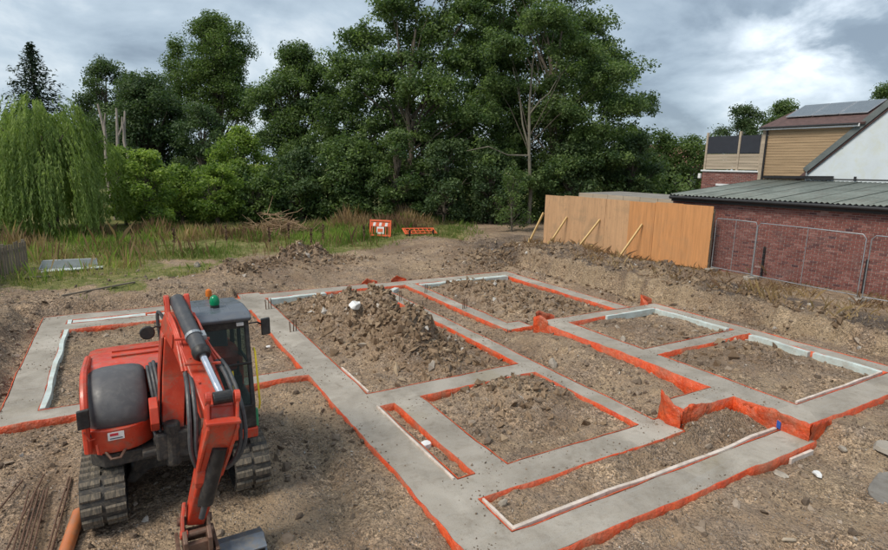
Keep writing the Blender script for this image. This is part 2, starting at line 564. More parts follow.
M['chrome'] = mat('chrome_rod', (.75, .75, .8), .18, metal=.9, var=.05, bump=0)
M['roof'] = mat('cab_roof', (.1, .115, .14), .35, var=.12, scale=4, bump=.05, dirt=(.16, .155, .15), dirt_amt=.4, spec=.6)
M['glass'] = glass_material('cab_glass', (.03, .045, .04), .8)
M['beacon_green'] = mat('green_lens', (.0, .22, .09), .25, var=.1, bump=0)
M['beacon_amber'] = mat('amber_lens', (.6, .16, .02), .3, var=.1, bump=0)
M['yellow'] = mat('yellow_paint', (.7, .55, .03), .4, var=.1)
M['green_p'] = mat('green_paint', (.05, .3, .14), .5, var=.1)
M['white'] = mat('white_plastic', (.75, .75, .74), .5, var=.06, dirt=(.5, .45, .4), dirt_amt=.3)
M['decal_red'] = mat('decal_red', (.55, .04, .06), .5, var=.05, bump=0)
M['decal_dark'] = mat('decal_dark', (.06, .06, .1), .5, var=.05, bump=0)
M['bucket'] = mat('bucket_steel', (.16, .18, .21), .5, metal=.3, var=.3, scale=5, dirt=(.26, .22, .17), dirt_amt=.85)
M['rust'] = mat('worn_steel', (.16, .09, .065), .6, metal=.3, var=.35, scale=8, dirt=(.2, .15, .11), dirt_amt=.7)
M['seat'] = mat('seat_cloth', (.14, .14, .15), .9)
M['bark'] = mat('bark', (.105, .088, .068), .9, var=.35, scale=5, bump=.6, bscale=20, bd=.03, stretch=(1, 1, .3))
M['bark_pale'] = mat('pale_bark', (.2, .18, .14), .9, var=.3, scale=3, bump=.5, bscale=15, bd=.03, dirt=(.16, .15, .1), dirt_amt=.7)
M['deadwood'] = mat('dead_wood', (.34, .29, .25), .9, var=.25, scale=4, bump=.5, bscale=15, bd=.03)
M['leaf_oak'] = leaf_material('leaf_oak', (.05, .095, .034), (.185, .26, .088), .45)
M['leaf_dark'] = leaf_material('leaf_dark', (.042, .08, .034), (.125, .18, .07), .4)
M['leaf_mid'] = leaf_material('leaf_mid', (.06, .11, .032), (.165, .235, .065), .42)
M['leaf_bright'] = leaf_material('leaf_bright', (.12, .2, .04), (.33, .43, .1), .5)
M['leaf_willow'] = leaf_material('leaf_willow', (.12, .195, .05), (.4, .49, .16), .5)
M['needle'] = leaf_material('leaf_conifer', (.015, .032, .02), (.045, .072, .038), .15)
M['grass'] = leaf_material('grass', (.12, .18, .04), (.46, .4, .19), .45)
M['dry'] = leaf_material('dry_weed', (.17, .1, .06), (.5, .36, .19), .35)
M['stick'] = mat('dry_sticks', (.3, .2, .12), .9, var=.35, scale=3)
M['cladding'] = mat('timber_cladding', (.37, .26, .155), .75, var=.25, scale=2, stretch=(1, .3, 5))
M['cladding_old'] = mat('old_timber', (.4, .33, .25), .85, var=.2, scale=2, stretch=(1, .3, 5))
M['screen'] = mat('black_screen', (.03, .034, .045), .7, var=.15)
M['render_white'] = mat('white_render', (.62, .68, .72), .85, var=.06, scale=1.2, dirt=(.55, .56, .4), dirt_amt=.4)
M['tile'] = mat('roof_tile', (.1, .06, .055), .8, var=.3, scale=6)
M['verge'] = mat('grey_verge', (.13, .15, .15), .7, var=.2)
M['solar'] = mat('solar_glass', (.1, .12, .14), .2, var=.1, bump=0, spec=.8)
M['alu'] = mat('aluminium_frame', (.45, .47, .5), .4, metal=.5)
M['fascia_white'] = mat('white_fascia', (.7, .72, .73), .6, var=.05)
M['gutter'] = mat('black_gutter', (.02, .02, .022), .5, var=.2)
M['fence_wood'] = mat('fence_wood', (.2, .165, .125), .9, var=.25, scale=3, stretch=(1, 1, .25))
M['felt'] = mat('roof_felt', (.22, .205, .185), .95, var=.25, scale=2)
M['barrier'] = mat('barrier_orange', (.72, .12, .045), .45, var=.12, scale=5, dirt=(.45, .2, .12), dirt_amt=.4)
M['blue'] = mat('blue_strap', (.03, .09, .35), .5)
M['wire'] = mat('fence_wire', (.3, .31, .32), .5, metal=.4, var=.1, bump=0)
M['far_wall'] = mat('far_brick', (.3, .17, .14), .9, var=.2)
M['far_roof'] = mat('far_tiles', (.3, .14, .11), .9, var=.25)
M['membrane_sheet'] = M['membrane']

def roof_sheet_material():
    k = NT('corrugated_sheet')
    c = k.ramp(k.noise(.9, 6, .6, .4), [(.3, (.11, .13, .118)), (.5, (.165, .188, .172)), (.7, (.22, .245, .225))])
    c = k.mix(k.mr(k.noise(2.2, 7, .7, .4, stretch=(.4, 2.5, 1)), .5, .7, 0, .6), c, (.12, .1, .085))
    k.set(c, .7, 0, .3)
    return k.m
M['corrugated'] = roof_sheet_material()

# ------------------------------------------------------------------ foundation plan
k_ = .94
LOW = [(-2.44, -1.78, 12.55, 21.15), (-2.44, 3.57, 20.42, 21.15), (-1.78, 3.57, 19.28, 20.0), (-1.78, 3.57, 12.55, 13.05),
       (2.2, 3.6, 19.9, 20.5),
       (3.57, 4.38, 4.88, 21.9), (4.38, 8.6, 10.2, 10.86), (4.72, 5.37, 6.9, 10.2), (4.38, 9.2, 6.36, 6.98), (4.38, 4.75, 10.13, 10.3),
       (8.6, 9.06, 6.36, 21.3), (3.57, 11.05, 4.88, 5.47), (10.13, 10.62, 13.45, 21.2), (10.13, 11.1, 13.45, 14.1),
       (9.0, 16.0, 20.75, 21.5), (15.3, 15.95, 13.0, 21.5), (4.3, 8.7, 20.85, 21.6)]
UP = [(10.98, 11.75, 5.0, 13.0), (10.98, 17.6, 5.0, 5.65), (11.7, 15.8, 9.13, 9.6), (10.98, 16.28, 12.5, 12.98), (15.74, 16.28, 5.0, 13.0), (9.45, 11.1, 6.54, 7.06)]
LOW = [tuple(q*k_ for q in r) for r in LOW]
UP = [tuple(q*k_ for q in r) for r in UP]
UZ = .28
def inside(x, y, rects, m=0.0):
    r = np.zeros(np.shape(x), bool)
    for a, b, c, d in rects:
        r |= (x > a-m) & (x < b+m) & (y > c-m) & (y < d+m)
    return r
def wob(x, y):
    return (.045*vn(x*1.3, y*1.3, 5) + .022*vn(x*5, y*5, 6)), (.045*vn(x*1.3, y*1.3, 8) + .022*vn(x*5, y*5, 9))

# ------------------------------------------------------------------ ground
def bump2(x, y, cx, cy, sx, sy, ang=0):
    c, s = math.cos(ang), math.sin(ang)
    u = ((x-cx)*c + (y-cy)*s)/sx; v = (-(x-cx)*s + (y-cy)*c)/sy
    return np.exp(-(u*u+v*v))
def base_z(x, y):
    x = np.asarray(x, float); y = np.asarray(y, float)
    wx = x + .5*fbm(x*.7, y*.7, 21, 3); wy = y + .5*fbm(x*.7, y*.7, 31, 3)
    z = np.full(np.shape(x), -.12)
    upper = sstep(10.45, 10.75, x)*(1-sstep(11.95, 12.15, y))*sstep(4.75, 4.95, y)
    z = z + (UZ-.02)*upper
    z = z + .34*sstep(10.35, 11.3, x)*(1-sstep(4.75, 4.95, y))*sstep(3.3, 4.5, y)
    z = z + .2*sstep(8.6, 10.3, x)*(1-sstep(10.35, 10.5, x))*sstep(6.9, 7.6, y)*(1-sstep(11.6, 12.3, y))
    z = z + .06*sstep(2.2, 3.2, x)*(1-sstep(3.3, 3.5, x))*(1-sstep(11, 12, y))
    # left shoulder
    left = sstep(-2.45, -3.3, wx)*.5 + sstep(-3.2, -6, wx)*.35
    # back slope
    bx = sstep(3.0, 5.0, x)
    back = (1-bx)*(.42*sstep(19.95, 20.5, wy)) + bx*(.45*sstep(20.4, 23.2, wy))
    back = back + .38*sstep(10.5, 15, x)*sstep(20.4, 21.6, wy)
    back = back + .1*sstep(22, 40, y)
    right = 1.0*(.2*sstep(15.3, 15.6, x) + .8*sstep(16.0, 16.38, x + .28*fbm(x*.8, y*.8, 40, 2) + .3*fbm(x*2.2, y*2.2, 41, 3)))*(1 - .28*upper)
    z = z + np.maximum(np.maximum(left, back), right)
    z = np.minimum(z, .93)
    far = sstep(45, 70, np.hypot(x, y))
    z = z*(1-far) + .5*far
    return z
def ground_z(x, y, detail=True):
    x = np.asarray(x, float); y = np.asarray(y, float)
    z = base_z(x, y)
    near = 1-sstep(24, 34, np.hypot(x-7, y-10))
    rough = fbm(x*1.1, y*1.1, 2, 3)*.09 + fbm(x*4.3, y*4.3, 3, 3)*.05
    # spoil heaps
    h1 = .92*bump2(x, y, 5.95, 14.8, .78, 2.7, .1) + .4*bump2(x, y, 6.3, 12.4, .8, .9)
    h1 = h1*(1+1.0*fbm(x*1.6, y*1.6, 71, 3))
    h2 = .26*bump2(x, y, 6.9, 8.6, 1.0, 1.05)*(1+.7*fbm(x*2, y*2, 73, 3))
    h3 = (.42*bump2(x, y, 11.8, 16.6, 1.1, 2.3) + .2*bump2(x, y, 13, 14.3, .8, 1))*(1+.9*fbm(x*1.6, y*1.6, 75, 3))
    h4 = .17*bump2(x, y, 13.2, 7.6, 1.2, 1.4)*(1+.8*fbm(x*2, y*2, 77, 3)) + .16*bump2(x, y, 12.6, 10.4, 1.1, .9)
    h5 = .65*bump2(x, y, 6.7, 24.2, 1.6, .7, .1)*(1+.9*fbm(x*1.7, y*1.7, 78, 3)) + .4*bump2(x, y, 3.6, 23.3, .8, .5)
    h6 = .2*bump2(x, y, 8.3, 5.85, 2.2, .25) + .14*bump2(x, y, 9.4, 6.0, .7, .5)
    h7 = .15*bump2(x, y, 9.7, 9.5, .5, 3) + .35*bump2(x, y, 17.3, 13.5, .6, 3.0)*(1+fbm(x*2, y*2, 79, 3)) + .3*bump2(x, y, 17.4, 19, .8, 2)*(1+fbm(x*2, y*2, 81, 3))
    heap = h1+h2+h3+h4+h5+h6+h7
    lump = np.abs(fbm(x*3.1, y*3.1, 91, 4))
    z = z + heap + rough*near + (lump*.2 + .22*np.abs(fbm(x*6.3, y*6.3, 93, 3)) - .05)*np.clip(heap*2.5, 0, 1)
    # bank face raggedness
    bank = sstep(15.5, 16.1, x)*(1-sstep(16.9, 17.6, x))
    z = z + bank*near*(.16*fbm(x*1.4, y*1.9, 95, 4) + .12*np.abs(fbm(x*3.2, y*4.5, 96, 3)) - .05)
    # wheel and track ruts in front of the digger
    rut = bump2(x, y, 2.45, 8.5, .22, 3.5, .05) + bump2(x, y, -1.25, 8.8, .18, 2.5)
    rut = rut + 1.3*np.exp(-(((x-6.9)*.55+(y-3.0)*.83-.35)/.16)**2)*sstep(4.5, 5.5, x)*(1-sstep(9.0, 9.8, x)) + 1.1*np.exp(-(((x-6.9)*.55+(y-3.0)*.83+.45)/.2)**2)*sstep(5, 6, x)*(1-sstep(9.2, 10, x))
    z = z - .05*rut*(1+fbm(x*3, y*6, 97, 2))
    for (xc_, w_) in ((2.35, .2), (3.0, .16), (-1.85, .2)):
        xb_ = x-xc_-.12*np.sin(y*.6+xc_)
        m_ = np.exp(-(xb_/w_)**6)*(1-sstep(11, 12.3, y))*np.clip(.5+2*fbm(x*.8, y*.8, 98, 2), 0, 1)
        z = z + m_*(.016*np.sin(2*math.pi*y/.21+xb_*3)-.03)
    # flat under the digger tracks
    pad = np.exp(-(((x-.41)/1.5)**4 + ((y-8.95)/2.0)**4))
    z = z*(1-pad) + pad*np.minimum(z, -.02)*.4
    if detail:
        z = z + near*(fbm(x*11, y*11, 4, 3)*.028)
    return z
def axis(lo, hi, step, far_lo, far_hi, g=1.09):
    a = list(np.arange(lo, hi, step))
    s = step; p = hi
    while p < far_hi:
        a.append(p); s *= g; p += s
    a.append(far_hi)
    s = step; p = lo
    b = []
    while True:
        s *= g; p -= s
        if p < far_lo:
            break
        b.append(p)
    b.append(far_lo)
    return np.array(b[::-1] + a)
gx = axis(-3.2, 17.6, .058, -700, 700)
gy = axis(3.0, 21.6, .058, -300, 900)
GX, GY = np.meshgrid(gx, gy)
GZ = ground_z(GX, GY)
dx, dy = wob(GX, GY)
GZ = np.where(inside(GX-dx, GY-dy, LOW, -.05), np.minimum(GZ, -.16), GZ)
GZ = np.where(inside(GX-dx, GY-dy, UP, -.05), np.minimum(GZ, UZ-.16), GZ)
ins = inside(GX, GY, LOW, .14) & ~inside(GX, GY, LOW, -.05)
GZ = np.where(ins, np.minimum(GZ, -.045 + .1*vn(GX*1.6, GY*1.6, 33) + .03*vn(GX*7, GY*7, 3) + .13*sstep(9.5, 10.2, GX)*(GY > 6.9)*(GY < 12)), GZ)
ins = inside(GX, GY, UP, .14) & ~inside(GX, GY, UP, -.05)
GZ = np.where(ins, np.minimum(GZ, UZ-.045 + .09*vn(GX*1.6, GY*1.6, 34) + .03*vn(GX*7, GY*7, 3)), GZ)
nx, ny = len(gx), len(gy)
idx = np.arange(nx*ny).reshape(ny, nx)
FQ = np.stack([idx[:-1, :-1].ravel(), idx[:-1, 1:].ravel(), idx[1:, 1:].ravel(), idx[1:, :-1].ravel()], 1)
ground = mesh_np('ground', np.stack([GX.ravel(), GY.ravel(), GZ.ravel()], 1), FQ, M['soil'], smooth=True)
tag(ground, kind='structure')
def grass_mask(x, y):
    g = sstep(20.6, 23.2, y + 2.2*fbm(x*.5, y*.5, 51, 3))*np.clip(.8+1.5*fbm(x*.45, y*.45, 52, 3), .25, 1)*(1-sstep(1.8, 5.0, x - (y-24)*.9 + 2*fbm(x*.4, y*.4, 53, 3)))
    g2 = sstep(25.5, 28.5, y + 2*fbm(x*.35, y*.35, 54, 3))*(1-sstep(15.5, 18.5, x - (y-26)*.4))
    g3 = sstep(33, 36, y)
    g4 = sstep(-2.6, -4.2, x)*sstep(15, 19, y)*.7
    return np.clip(np.maximum(np.maximum(g, g2), np.maximum(g3, g4)), 0, 1)
def put_attr(name, arr):
    a = ground.data.attributes.new(name, 'FLOAT', 'POINT')
    a.data.foreach_set('value', np.asarray(arr, np.float32).ravel())
put_attr('grass', grass_mask(GX, GY))
clay = np.clip(.85*bump2(GX, GY, .6, 6.9, 1.5, 1.1) + .75*bump2(GX, GY, 2.7, 9.3, .7, 2.2) + .8*bump2(GX, GY, 9.4, 3.9, .8, .5) + .6*bump2(GX, GY, 0.4, 17, 1.6, 2.2)
               + .55*sstep(15.75, 16.1, GX)*(1-sstep(16.45, 16.95, GX))*sstep(-.1, .15, fbm(GX*.5, GY*.55, 57, 3)+.14) + .7*bump2(GX, GY, 5.4, 19.6, 1.2, 1.3)
               + .5*bump2(GX, GY, 11.3, 21.8, 1.2, .6) + .45*bump2(GX, GY, 9.6, 11, .5, 3), 0, 1)
gyv, gxv = np.gradient(GZ, gy, gx)
slope = np.hypot(gyv, gxv)
clay = np.clip(clay + .95*sstep(.35, .9, slope)*np.clip(.8+1.4*fbm(GX*1.1, GY*1.1, 58, 3), 0, 1)*(GX > 15.6)*(GX < 17.0)*(GY < 21)*(GY > 2), 0, 1)
put_attr('clay', clay*np.clip(.85+1.3*fbm(GX*1.8, GY*1.8, 59, 3), 0, 1))
dark = np.clip(.9*sstep(.62, .82, GZ)*(1-sstep(.5, .9, slope)*.7)*sstep(16.15, 16.35, GX)*(1-sstep(17.4, 18.6, GX))*(GY < 21) + .8*sstep(14, 16, GX)*sstep(20.6, 21.4, GY)*(1-sstep(24, 26, GY))
               + .55*sstep(-2.4, -2.9, GX)*(1-sstep(19, 20.4, GY))*sstep(10, 14, GY), 0, 1)
put_attr('dark', dark*np.clip(.7+1.2*fbm(GX*1.3, GY*1.3, 61, 3), 0, 1))
def gz1(x, y):
    return float(ground_z(np.array([x]), np.array([y]))[0])

# ------------------------------------------------------------------ concrete strips
found = empty('foundation', (4, 10, -.12))
tag(found, kind='structure')
def cuts(rects, i, j, step=.3):
    c = sorted({round(r[i], 3) for r in rects} | {round(r[j], 3) for r in rects})
    outl = []
    for a, b in zip(c[:-1], c[1:]):
        n = max(1, int(math.ceil((b-a)/step)))
        outl += [a+(b-a)*q/n for q in range(n)]
    outl.append(c[-1])
    return np.array(outl)
def strips(rects, ztop, depth, holes=()):
    xs, ys = cuts(rects, 0, 1), cuts(rects, 2, 3)
    cx_, cy_ = (xs[:-1]+xs[1:])/2, (ys[:-1]+ys[1:])/2
    A, B = np.meshgrid(cx_, cy_, indexing='ij')
    occ = inside(A, B, rects)
    V = []; idm = {}
    def vid(i, j, lev):
        key = (i, j, lev)
        if key not in idm:
            x, y = xs[i], ys[j]
            ddx, ddy = wob(x, y)
            z = ztop + (.012*float(vn(x*.8, y*.8, 15)) if lev == 0 else -depth)
            idm[key] = len(V); V.append((x+float(ddx), y+float(ddy), z))
        return idm[key]
    Fs = []
    edges = {}
    nX, nY = occ.shape
    for i in range(nX):
        for j in range(nY):
            if not occ[i, j]:
                continue
            Fs.append((vid(i, j, 0), vid(i+1, j, 0), vid(i+1, j+1, 0), vid(i, j+1, 0)))
            for (di, dj, a, b, nrm) in ((-1, 0, (i, j+1), (i, j), (-1, 0)), (1, 0, (i+1, j), (i+1, j+1), (1, 0)), (0, -1, (i, j), (i+1, j), (0, -1)), (0, 1, (i+1, j+1), (i, j+1), (0, 1))):
                ii, jj = i+di, j+dj
                if 0 <= ii < nX and 0 <= jj < nY and occ[ii, jj]:
                    continue
                Fs.append((vid(*a, 0), vid(*a, 1), vid(*b, 1), vid(*b, 0)))
                key = (nrm, a[0] if nrm[0] else a[1])
                lo = min(a[1], b[1]) if nrm[0] else min(a[0], b[0])
                edges.setdefault(key, []).append(lo)
    o = mesh_np('concrete_strip', np.array(V), np.array(Fs), M['concrete'], found)
    md = o.modifiers.new('bevel', 'BEVEL'); md.width = .012; md.segments = 2; md.limit_method = 'ANGLE'
    runs = []
    for (nrm, line), lows in edges.items():
        lows = sorted(lows)
        s0 = prev = lows[0]
        for q in lows[1:] + [None]:
            if q is not None and q == prev+1:
                prev = q; continue
            if nrm[0]:
                runs.append((nrm, xs[line], ys[s0], ys[prev+1]))
            else:
                runs.append((nrm, ys[line], xs[s0], xs[prev+1]))
            if q is not None:
                s0 = prev = q
    return runs
low_runs = strips(LOW, 0.0, .35)
up_runs = strips(UP, UZ, .5)
rng = np.random.default_rng(11)
def membrane_run(nrm, line, a, b, ztop, zbot, lift=.03, seed=0.0, gap=.004, ripple=.02):
    """crinkled orange film against one face of a strip, a little of it standing above the concrete"""
    n = max(3, int((b-a)/.07))
    s = np.linspace(a, b, n+1)
    P = np.stack([np.full_like(s, line), s], 1) if nrm[0] else np.stack([s, np.full_like(s, line)], 1)
    ddx, ddy = wob(P[:, 0], P[:, 1])
    P = P + np.stack([ddx, ddy], 1)
    nr = np.array(nrm, float)
    rip = np.abs(vn(s*6, s*0+seed, 3))*ripple*2 + np.abs(vn(s*17, s*0+seed, 4))*ripple
    up = np.clip(lift*(.45 + 1.6*vn(s*1.1, s*0+seed, 5) + .9*vn(s*6, s*0+seed, 6)), .004, None)
    rows = []
    for (off, z) in ((gap+.010+rip*.6, np.full_like(s, zbot)), (gap+.012+rip, np.full_like(s, zbot*.5+ztop*.5)), (gap+.010+rip*.5, ztop+up*.6), (gap+.006-up*.2, ztop+up), (gap-up*.35, ztop+up*.9), (gap+.002-up*.1, ztop+up*.2-.01)):
        off = np.broadcast_to(off, s.shape)
        rows.append(np.column_stack([P + nr[None]*off[:, None], z]))
    V = np.concatenate(rows)
    m = n+1
    Fm = [(r*m+i, r*m+i+1, (r+1)*m+i+1, (r+1)*m+i) for r in range(len(rows)-1) for i in range(n)]
    return mesh_np('membrane', V, np.array(Fm), M['membrane'], found, smooth=True)
for k, (nrm, line, a, b) in enumerate(low_runs):
    if b-a > .12:
        membrane_run(nrm, line, a, b, 0.0, -.22, lift=.016, seed=k*1.7)
for k, (nrm, line, a, b) in enumerate(up_runs):
    if b-a > .12:
        vis = (nrm == (-1, 0) and line < 10.5) or nrm == (0, -1)
        membrane_run(nrm, line, a, b, UZ, -.2 if vis else .02, lift=.03 if vis else .018, seed=k*2.3+50, ripple=.035 if vis else .02)
def flap(pts, z0, tops, name='membrane_flap', thick=.012, rip=.05, seed=1.0):
    """free-standing crumpled end of the film, along a plan polyline"""
    pts = np.array(pts, float)
    d = np.r_[0, np.cumsum(np.linalg.norm(np.diff(pts, axis=0), axis=1))]
    n = max(8, int(d[-1]/.04))
    s = np.linspace(0, d[-1], n+1)
    X = np.interp(s, d, pts[:, 0]); Y = np.interp(s, d, pts[:, 1])
    T = np.interp(s, d, tops)
    tx = np.gradient(X); ty = np.gradient(Y); L = np.hypot(tx, ty)+1e-9
    nxv, nyv = -ty/L, tx/L
    R = 7
    front = []; back = []
    for r in range(R):
        f = r/(R-1)
        z = z0 + (T-z0)*f + (.03*vn(s*7, s*0+seed, 2) if r == R-1 else 0)
        off = rip*(vn(s*5, f*3+s*0+seed, 7) + .6*vn(s*13, f*6+s*0+seed, 8)) + (f**2)*.05*vn(s*2, s*0+seed, 9)
        front.append(np.column_stack([X+nxv*off, Y+nyv*off, z]))
        back.append(np.column_stack([X+nxv*(off+thick), Y+nyv*(off+thick), z]))
    V = np.concatenate(front+back); m = n+1
    Fm = []
    for r in range(R-1):
        for i in range(n):
            Fm.append((r*m+i, r*m+i+1, (r+1)*m+i+1, (r+1)*m+i))
            o = R*m
            Fm.append((o+r*m+i+1, o+r*m+i, o+(r+1)*m+i, o+(r+1)*m+i+1))
    for i in range(n):
        a_ = (R-1)*m+i
        Fm.append((a_, a_+1, R*m+a_+1, R*m+a_))
    o = mesh_np(name, V, np.array(Fm), M['membrane'], found, smooth=True)
    return o
flap([(8.66, 6.08), (8.62, 6.35), (8.72, 6.62), (8.95, 6.72)], -.15, [.3, .52, .56, .36], seed=1)
flap([(8.7, 6.06), (9.0, 6.1), (9.5, 6.11)], -.2, [.34, .4, .3], seed=2)
flap([(10.29, 5.9), (10.27, 5.3), (10.29, 4.66)], -.25, [.3, .36, .33], seed=3, rip=.06)
flap([(10.29, 4.66), (10.6, 4.66), (11.0, 4.665)], -.2, [.33, .31, .29], seed=4)
flap([(10.2, 12.3), (10.22, 12.05), (10.3, 11.75)], -.1, [.4, .52, .4], seed=5)
flap([(10.3, 12.3), (10.6, 12.5), (11.1, 12.42)], -.05, [.5, .5, .3], seed=6)
flap([(14.9, 12.15), (14.86, 12.32), (15.1, 12.62), (15.5, 12.5)], 0, [.35, .5, .52, .35], seed=7)
flap([(8.0, 20.3), (8.3, 20.42), (8.7, 20.35)], -.05, [.06, .2, .05], seed=8)
flap([(9.3, 20.35), (9.6, 20.45), (10.0, 20.35)], -.05, [.06, .22, .05], seed=9)
mb = MB(); mb.obox((10.25, 5.18, .1), (.006, 0, 0), (0, .035, .01), (0, 0, .07)); mb.build('strap', M['blue'], found)

def board(p0, p1, w, h, zt, m, name='insulation_board', wave=.03, seed=0):
    """pale board edge left standing beside a strip, a little wavy"""
    p0 = np.array(p0, float); p1 = np.array(p1, float)
    L = np.linalg.norm(p1-p0); t = (p1-p0)/L; nn = np.array([-t[1], t[0]])
    n = max(3, int(L/.25))
    b = MB(); v = []; f = []
    for i in range(n+1):
        s = L*i/n
        c = p0 + t*s + nn*wave*float(vn(s*1.1, seed, 3))*2
        ww = w*(1+.35*float(vn(s*2.3, seed, 4)))
        z = zt + .02*float(vn(s*1.7, seed, 5))
        v += [(*(c-nn*ww/2), z-h), (*(c+nn*ww/2), z-h), (*(c+nn*ww/2), z), (*(c-nn*ww/2), z)]
    for i in range(n):
        for k in range(4):
            f.append((4*i+k, 4*i+(k+1) % 4, 4*i+4+(k+1) % 4, 4*i+4+k))
    f += [(0, 1, 2, 3), tuple(4*n+k for k in (3, 2, 1, 0))]
    return b.add(v, f).build(name, m, found, bevel=.006)
Bw, Bp = M['board_white'], M['board_pink']
board((-1.72*k_, 13.1*k_), (-1.7*k_, 19.2*k_), .1, .25, .03, Bw, seed=1)
board((-1.6*k_, 20.2*k_), (.4*k_, 20.2*k_), .3, .2, .0, Bw, seed=2, wave=.02)
board((.45*k_, 20.2*k_), (2.15*k_, 20.22*k_), .26, .2, -.02, Bw, seed=3, wave=.02)
board((-1.66*k_, 19.95*k_), (-1.66*k_, 20.4*k_), .1, .2, .015, Bw, seed=4)
board((4.32*k_, 7.0*k_), (4.31*k_, 10.1*k_), .035, .2, .035, Bp, 'edge_board', .01, 5)
board((4.42*k_, 5.53*k_), (10.9*k_, 5.54*k_), .06, .2, .035, Bp, 'edge_board', .03, 6)
board((4.42*k_, 5.5*k_), (4.42*k_, 6.3*k_), .04, .2, .03, Bp, 'edge_board', .01, 7)
board((4.43*k_, 10.9*k_), (4.42*k_, 12.6*k_), .035, .2, .04, Bp, 'edge_board', .01, 8)
board((10.7*k_, 20.45*k_), (15.25*k_, 20.5*k_), .3, .3, .03, Bw, seed=9, wave=.02)
board((4.45*k_, 20.45*k_), (6.6*k_, 20.55*k_), .24, .2, .05, Bw, seed=10, wave=.02)
board((9.1*k_, 19.9*k_), (9.5*k_, 20.2*k_), .2, .2, .05, Bw, seed=11)
board((15.66*k_, 9.75*k_), (15.66*k_, 12.45*k_), .17, .25, UZ+.02, Bw, seed=12, wave=.02)
board((15.66*k_, 5.75*k_), (15.66*k_, 7.3*k_), .15, .25, UZ+.015, Bw, seed=13, wave=.02)
board((15.66*k_, 7.4*k_), (15.66*k_, 9.05*k_), .16, .25, UZ+.015, Bw, seed=14, wave=.02)
board((11.85*k_, 5.72*k_), (15.5*k_, 5.72*k_), .045, .2, UZ+.03, Bp, 'edge_board', .01, 15)
board((13.3*k_, 12.4*k_), (15.6*k_, 12.42*k_), .1, .2, UZ+.03, Bw, seed=16)
board((10.1*k_, 4.8*k_), (10.8*k_, 4.79*k_), .05, .12, -.06, Bp, 'edge_board', .02, 17)
for (x, y, c) in ((3.89, 18.0, 3), (3.94, 15.2, 3), (9.72, 15.3, 3), (9.66, 17.9, 2), (8.28, 17.2, 2)):
    for q in range(c):
        mb = MB(); lean = (rng.random()-.5)*.05
        mb.tube([(x+(q-1)*.09, y+.03*q, -.02), (x+(q-1)*.09+lean, y+.03*q, .3+.05*rng.random())], .016, 6)
        mb.build('starter_bar', M['rebar'], found)
# round concrete patch at the right
n = 40
pts = []
for i in range(n):
    a = 2*math.pi*i/n
    r = 1.05*(1+.12*float(vn(math.cos(a)*2+3, math.sin(a)*2, 44)))
    pts.append((10.62+r*math.cos(a)*1.15, 3.08+r*math.sin(a)*.55))
zp = float(np.mean([float(ground_z(np.array([p[0]]), np.array([p[1]]))[0]) for p in pts]))+.02
mb = MB(); mb.prism(pts, 'z', -.35, zp-.0)
o = mb.build('concrete_patch', M['patch'], bevel=.02); tag(o, kind='structure')

# ------------------------------------------------------------------ loose soil and stones
PHI = (1+5**.5)/2
ICO = np.array([(-1, PHI, 0), (1, PHI, 0), (-1, -PHI, 0), (1, -PHI, 0), (0, -1, PHI), (0, 1, PHI), (0, -1, -PHI), (0, 1, -PHI), (PHI, 0, -1), (PHI, 0, 1), (-PHI, 0, -1), (-PHI, 0, 1)])/math.sqrt(1+PHI**2)
ICOF = np.array([(0,11,5),(0,5,1),(0,1,7),(0,7,10),(0,10,11),(1,5,9),(5,11,4),(11,10,2),(10,7,6),(7,1,8),(3,9,4),(3,4,2),(3,2,6),(3,6,8),(3,8,9),(4,9,5),(2,4,11),(6,2,10),(8,6,7),(9,8,1)])
OCT = np.array([(1,0,0),(-1,0,0),(0,1,0),(0,-1,0),(0,0,1),(0,0,-1)], float)
OCTF = np.array([(0,2,4),(2,1,4),(1,3,4),(3,0,4),(2,0,5),(1,2,5),(3,1,5),(0,3,5)])
def subdiv(V, Fc):
    V = [tuple(v) for v in V]; c = {}; nf = []
    def mid(a, b):
        k = (min(a, b), max(a, b))
        if k not in c:
            m = (np.array(V[a])+np.array(V[b]))/2; m /= np.linalg.norm(m); c[k] = len(V); V.append(tuple(m))
        return c[k]
    for a, b, d in Fc:
        x, y, z = mid(a, b), mid(b, d), mid(d, a)
        nf += [(a, x, z), (x, b, y), (z, y, d), (x, y, z)]
    return np.array(V), np.array(nf)
ICO2, ICO2F = subdiv(ICO, ICOF)
def rand_rot(n, r):
    q = r.normal(size=(n, 4)); q /= np.linalg.norm(q, axis=1)[:, None]
    w, x, y, z = q.T
    return np.stack([np.stack([1-2*(y*y+z*z), 2*(x*y-z*w), 2*(x*z+y*w)], 1), np.stack([2*(x*y+z*w), 1-2*(x*x+z*z), 2*(y*z-x*w)], 1), np.stack([2*(x*z-y*w), 2*(y*z+x*w), 1-2*(x*x+y*y)], 1)], 1)
def lumps(P, size, base, faces, r, jit=.25, flat=.7):
    n = len(P); k = len(base)
    V = base[None]*(1+jit*r.normal(size=(n, k, 1)))
    V = V*(size[:, None, None]*np.array([1, 1, flat])[None, None]*(1+.35*r.normal(size=(n, 1, 3)).clip(-1.5, 1.5)))
    V = np.einsum('nij,nkj->nki', rand_rot(n, r), V) + P[:, None]
    Fm = (faces[None]+(np.arange(n)*k)[:, None, None]).reshape(-1, 3)
    return V.reshape(-1, 3), Fm
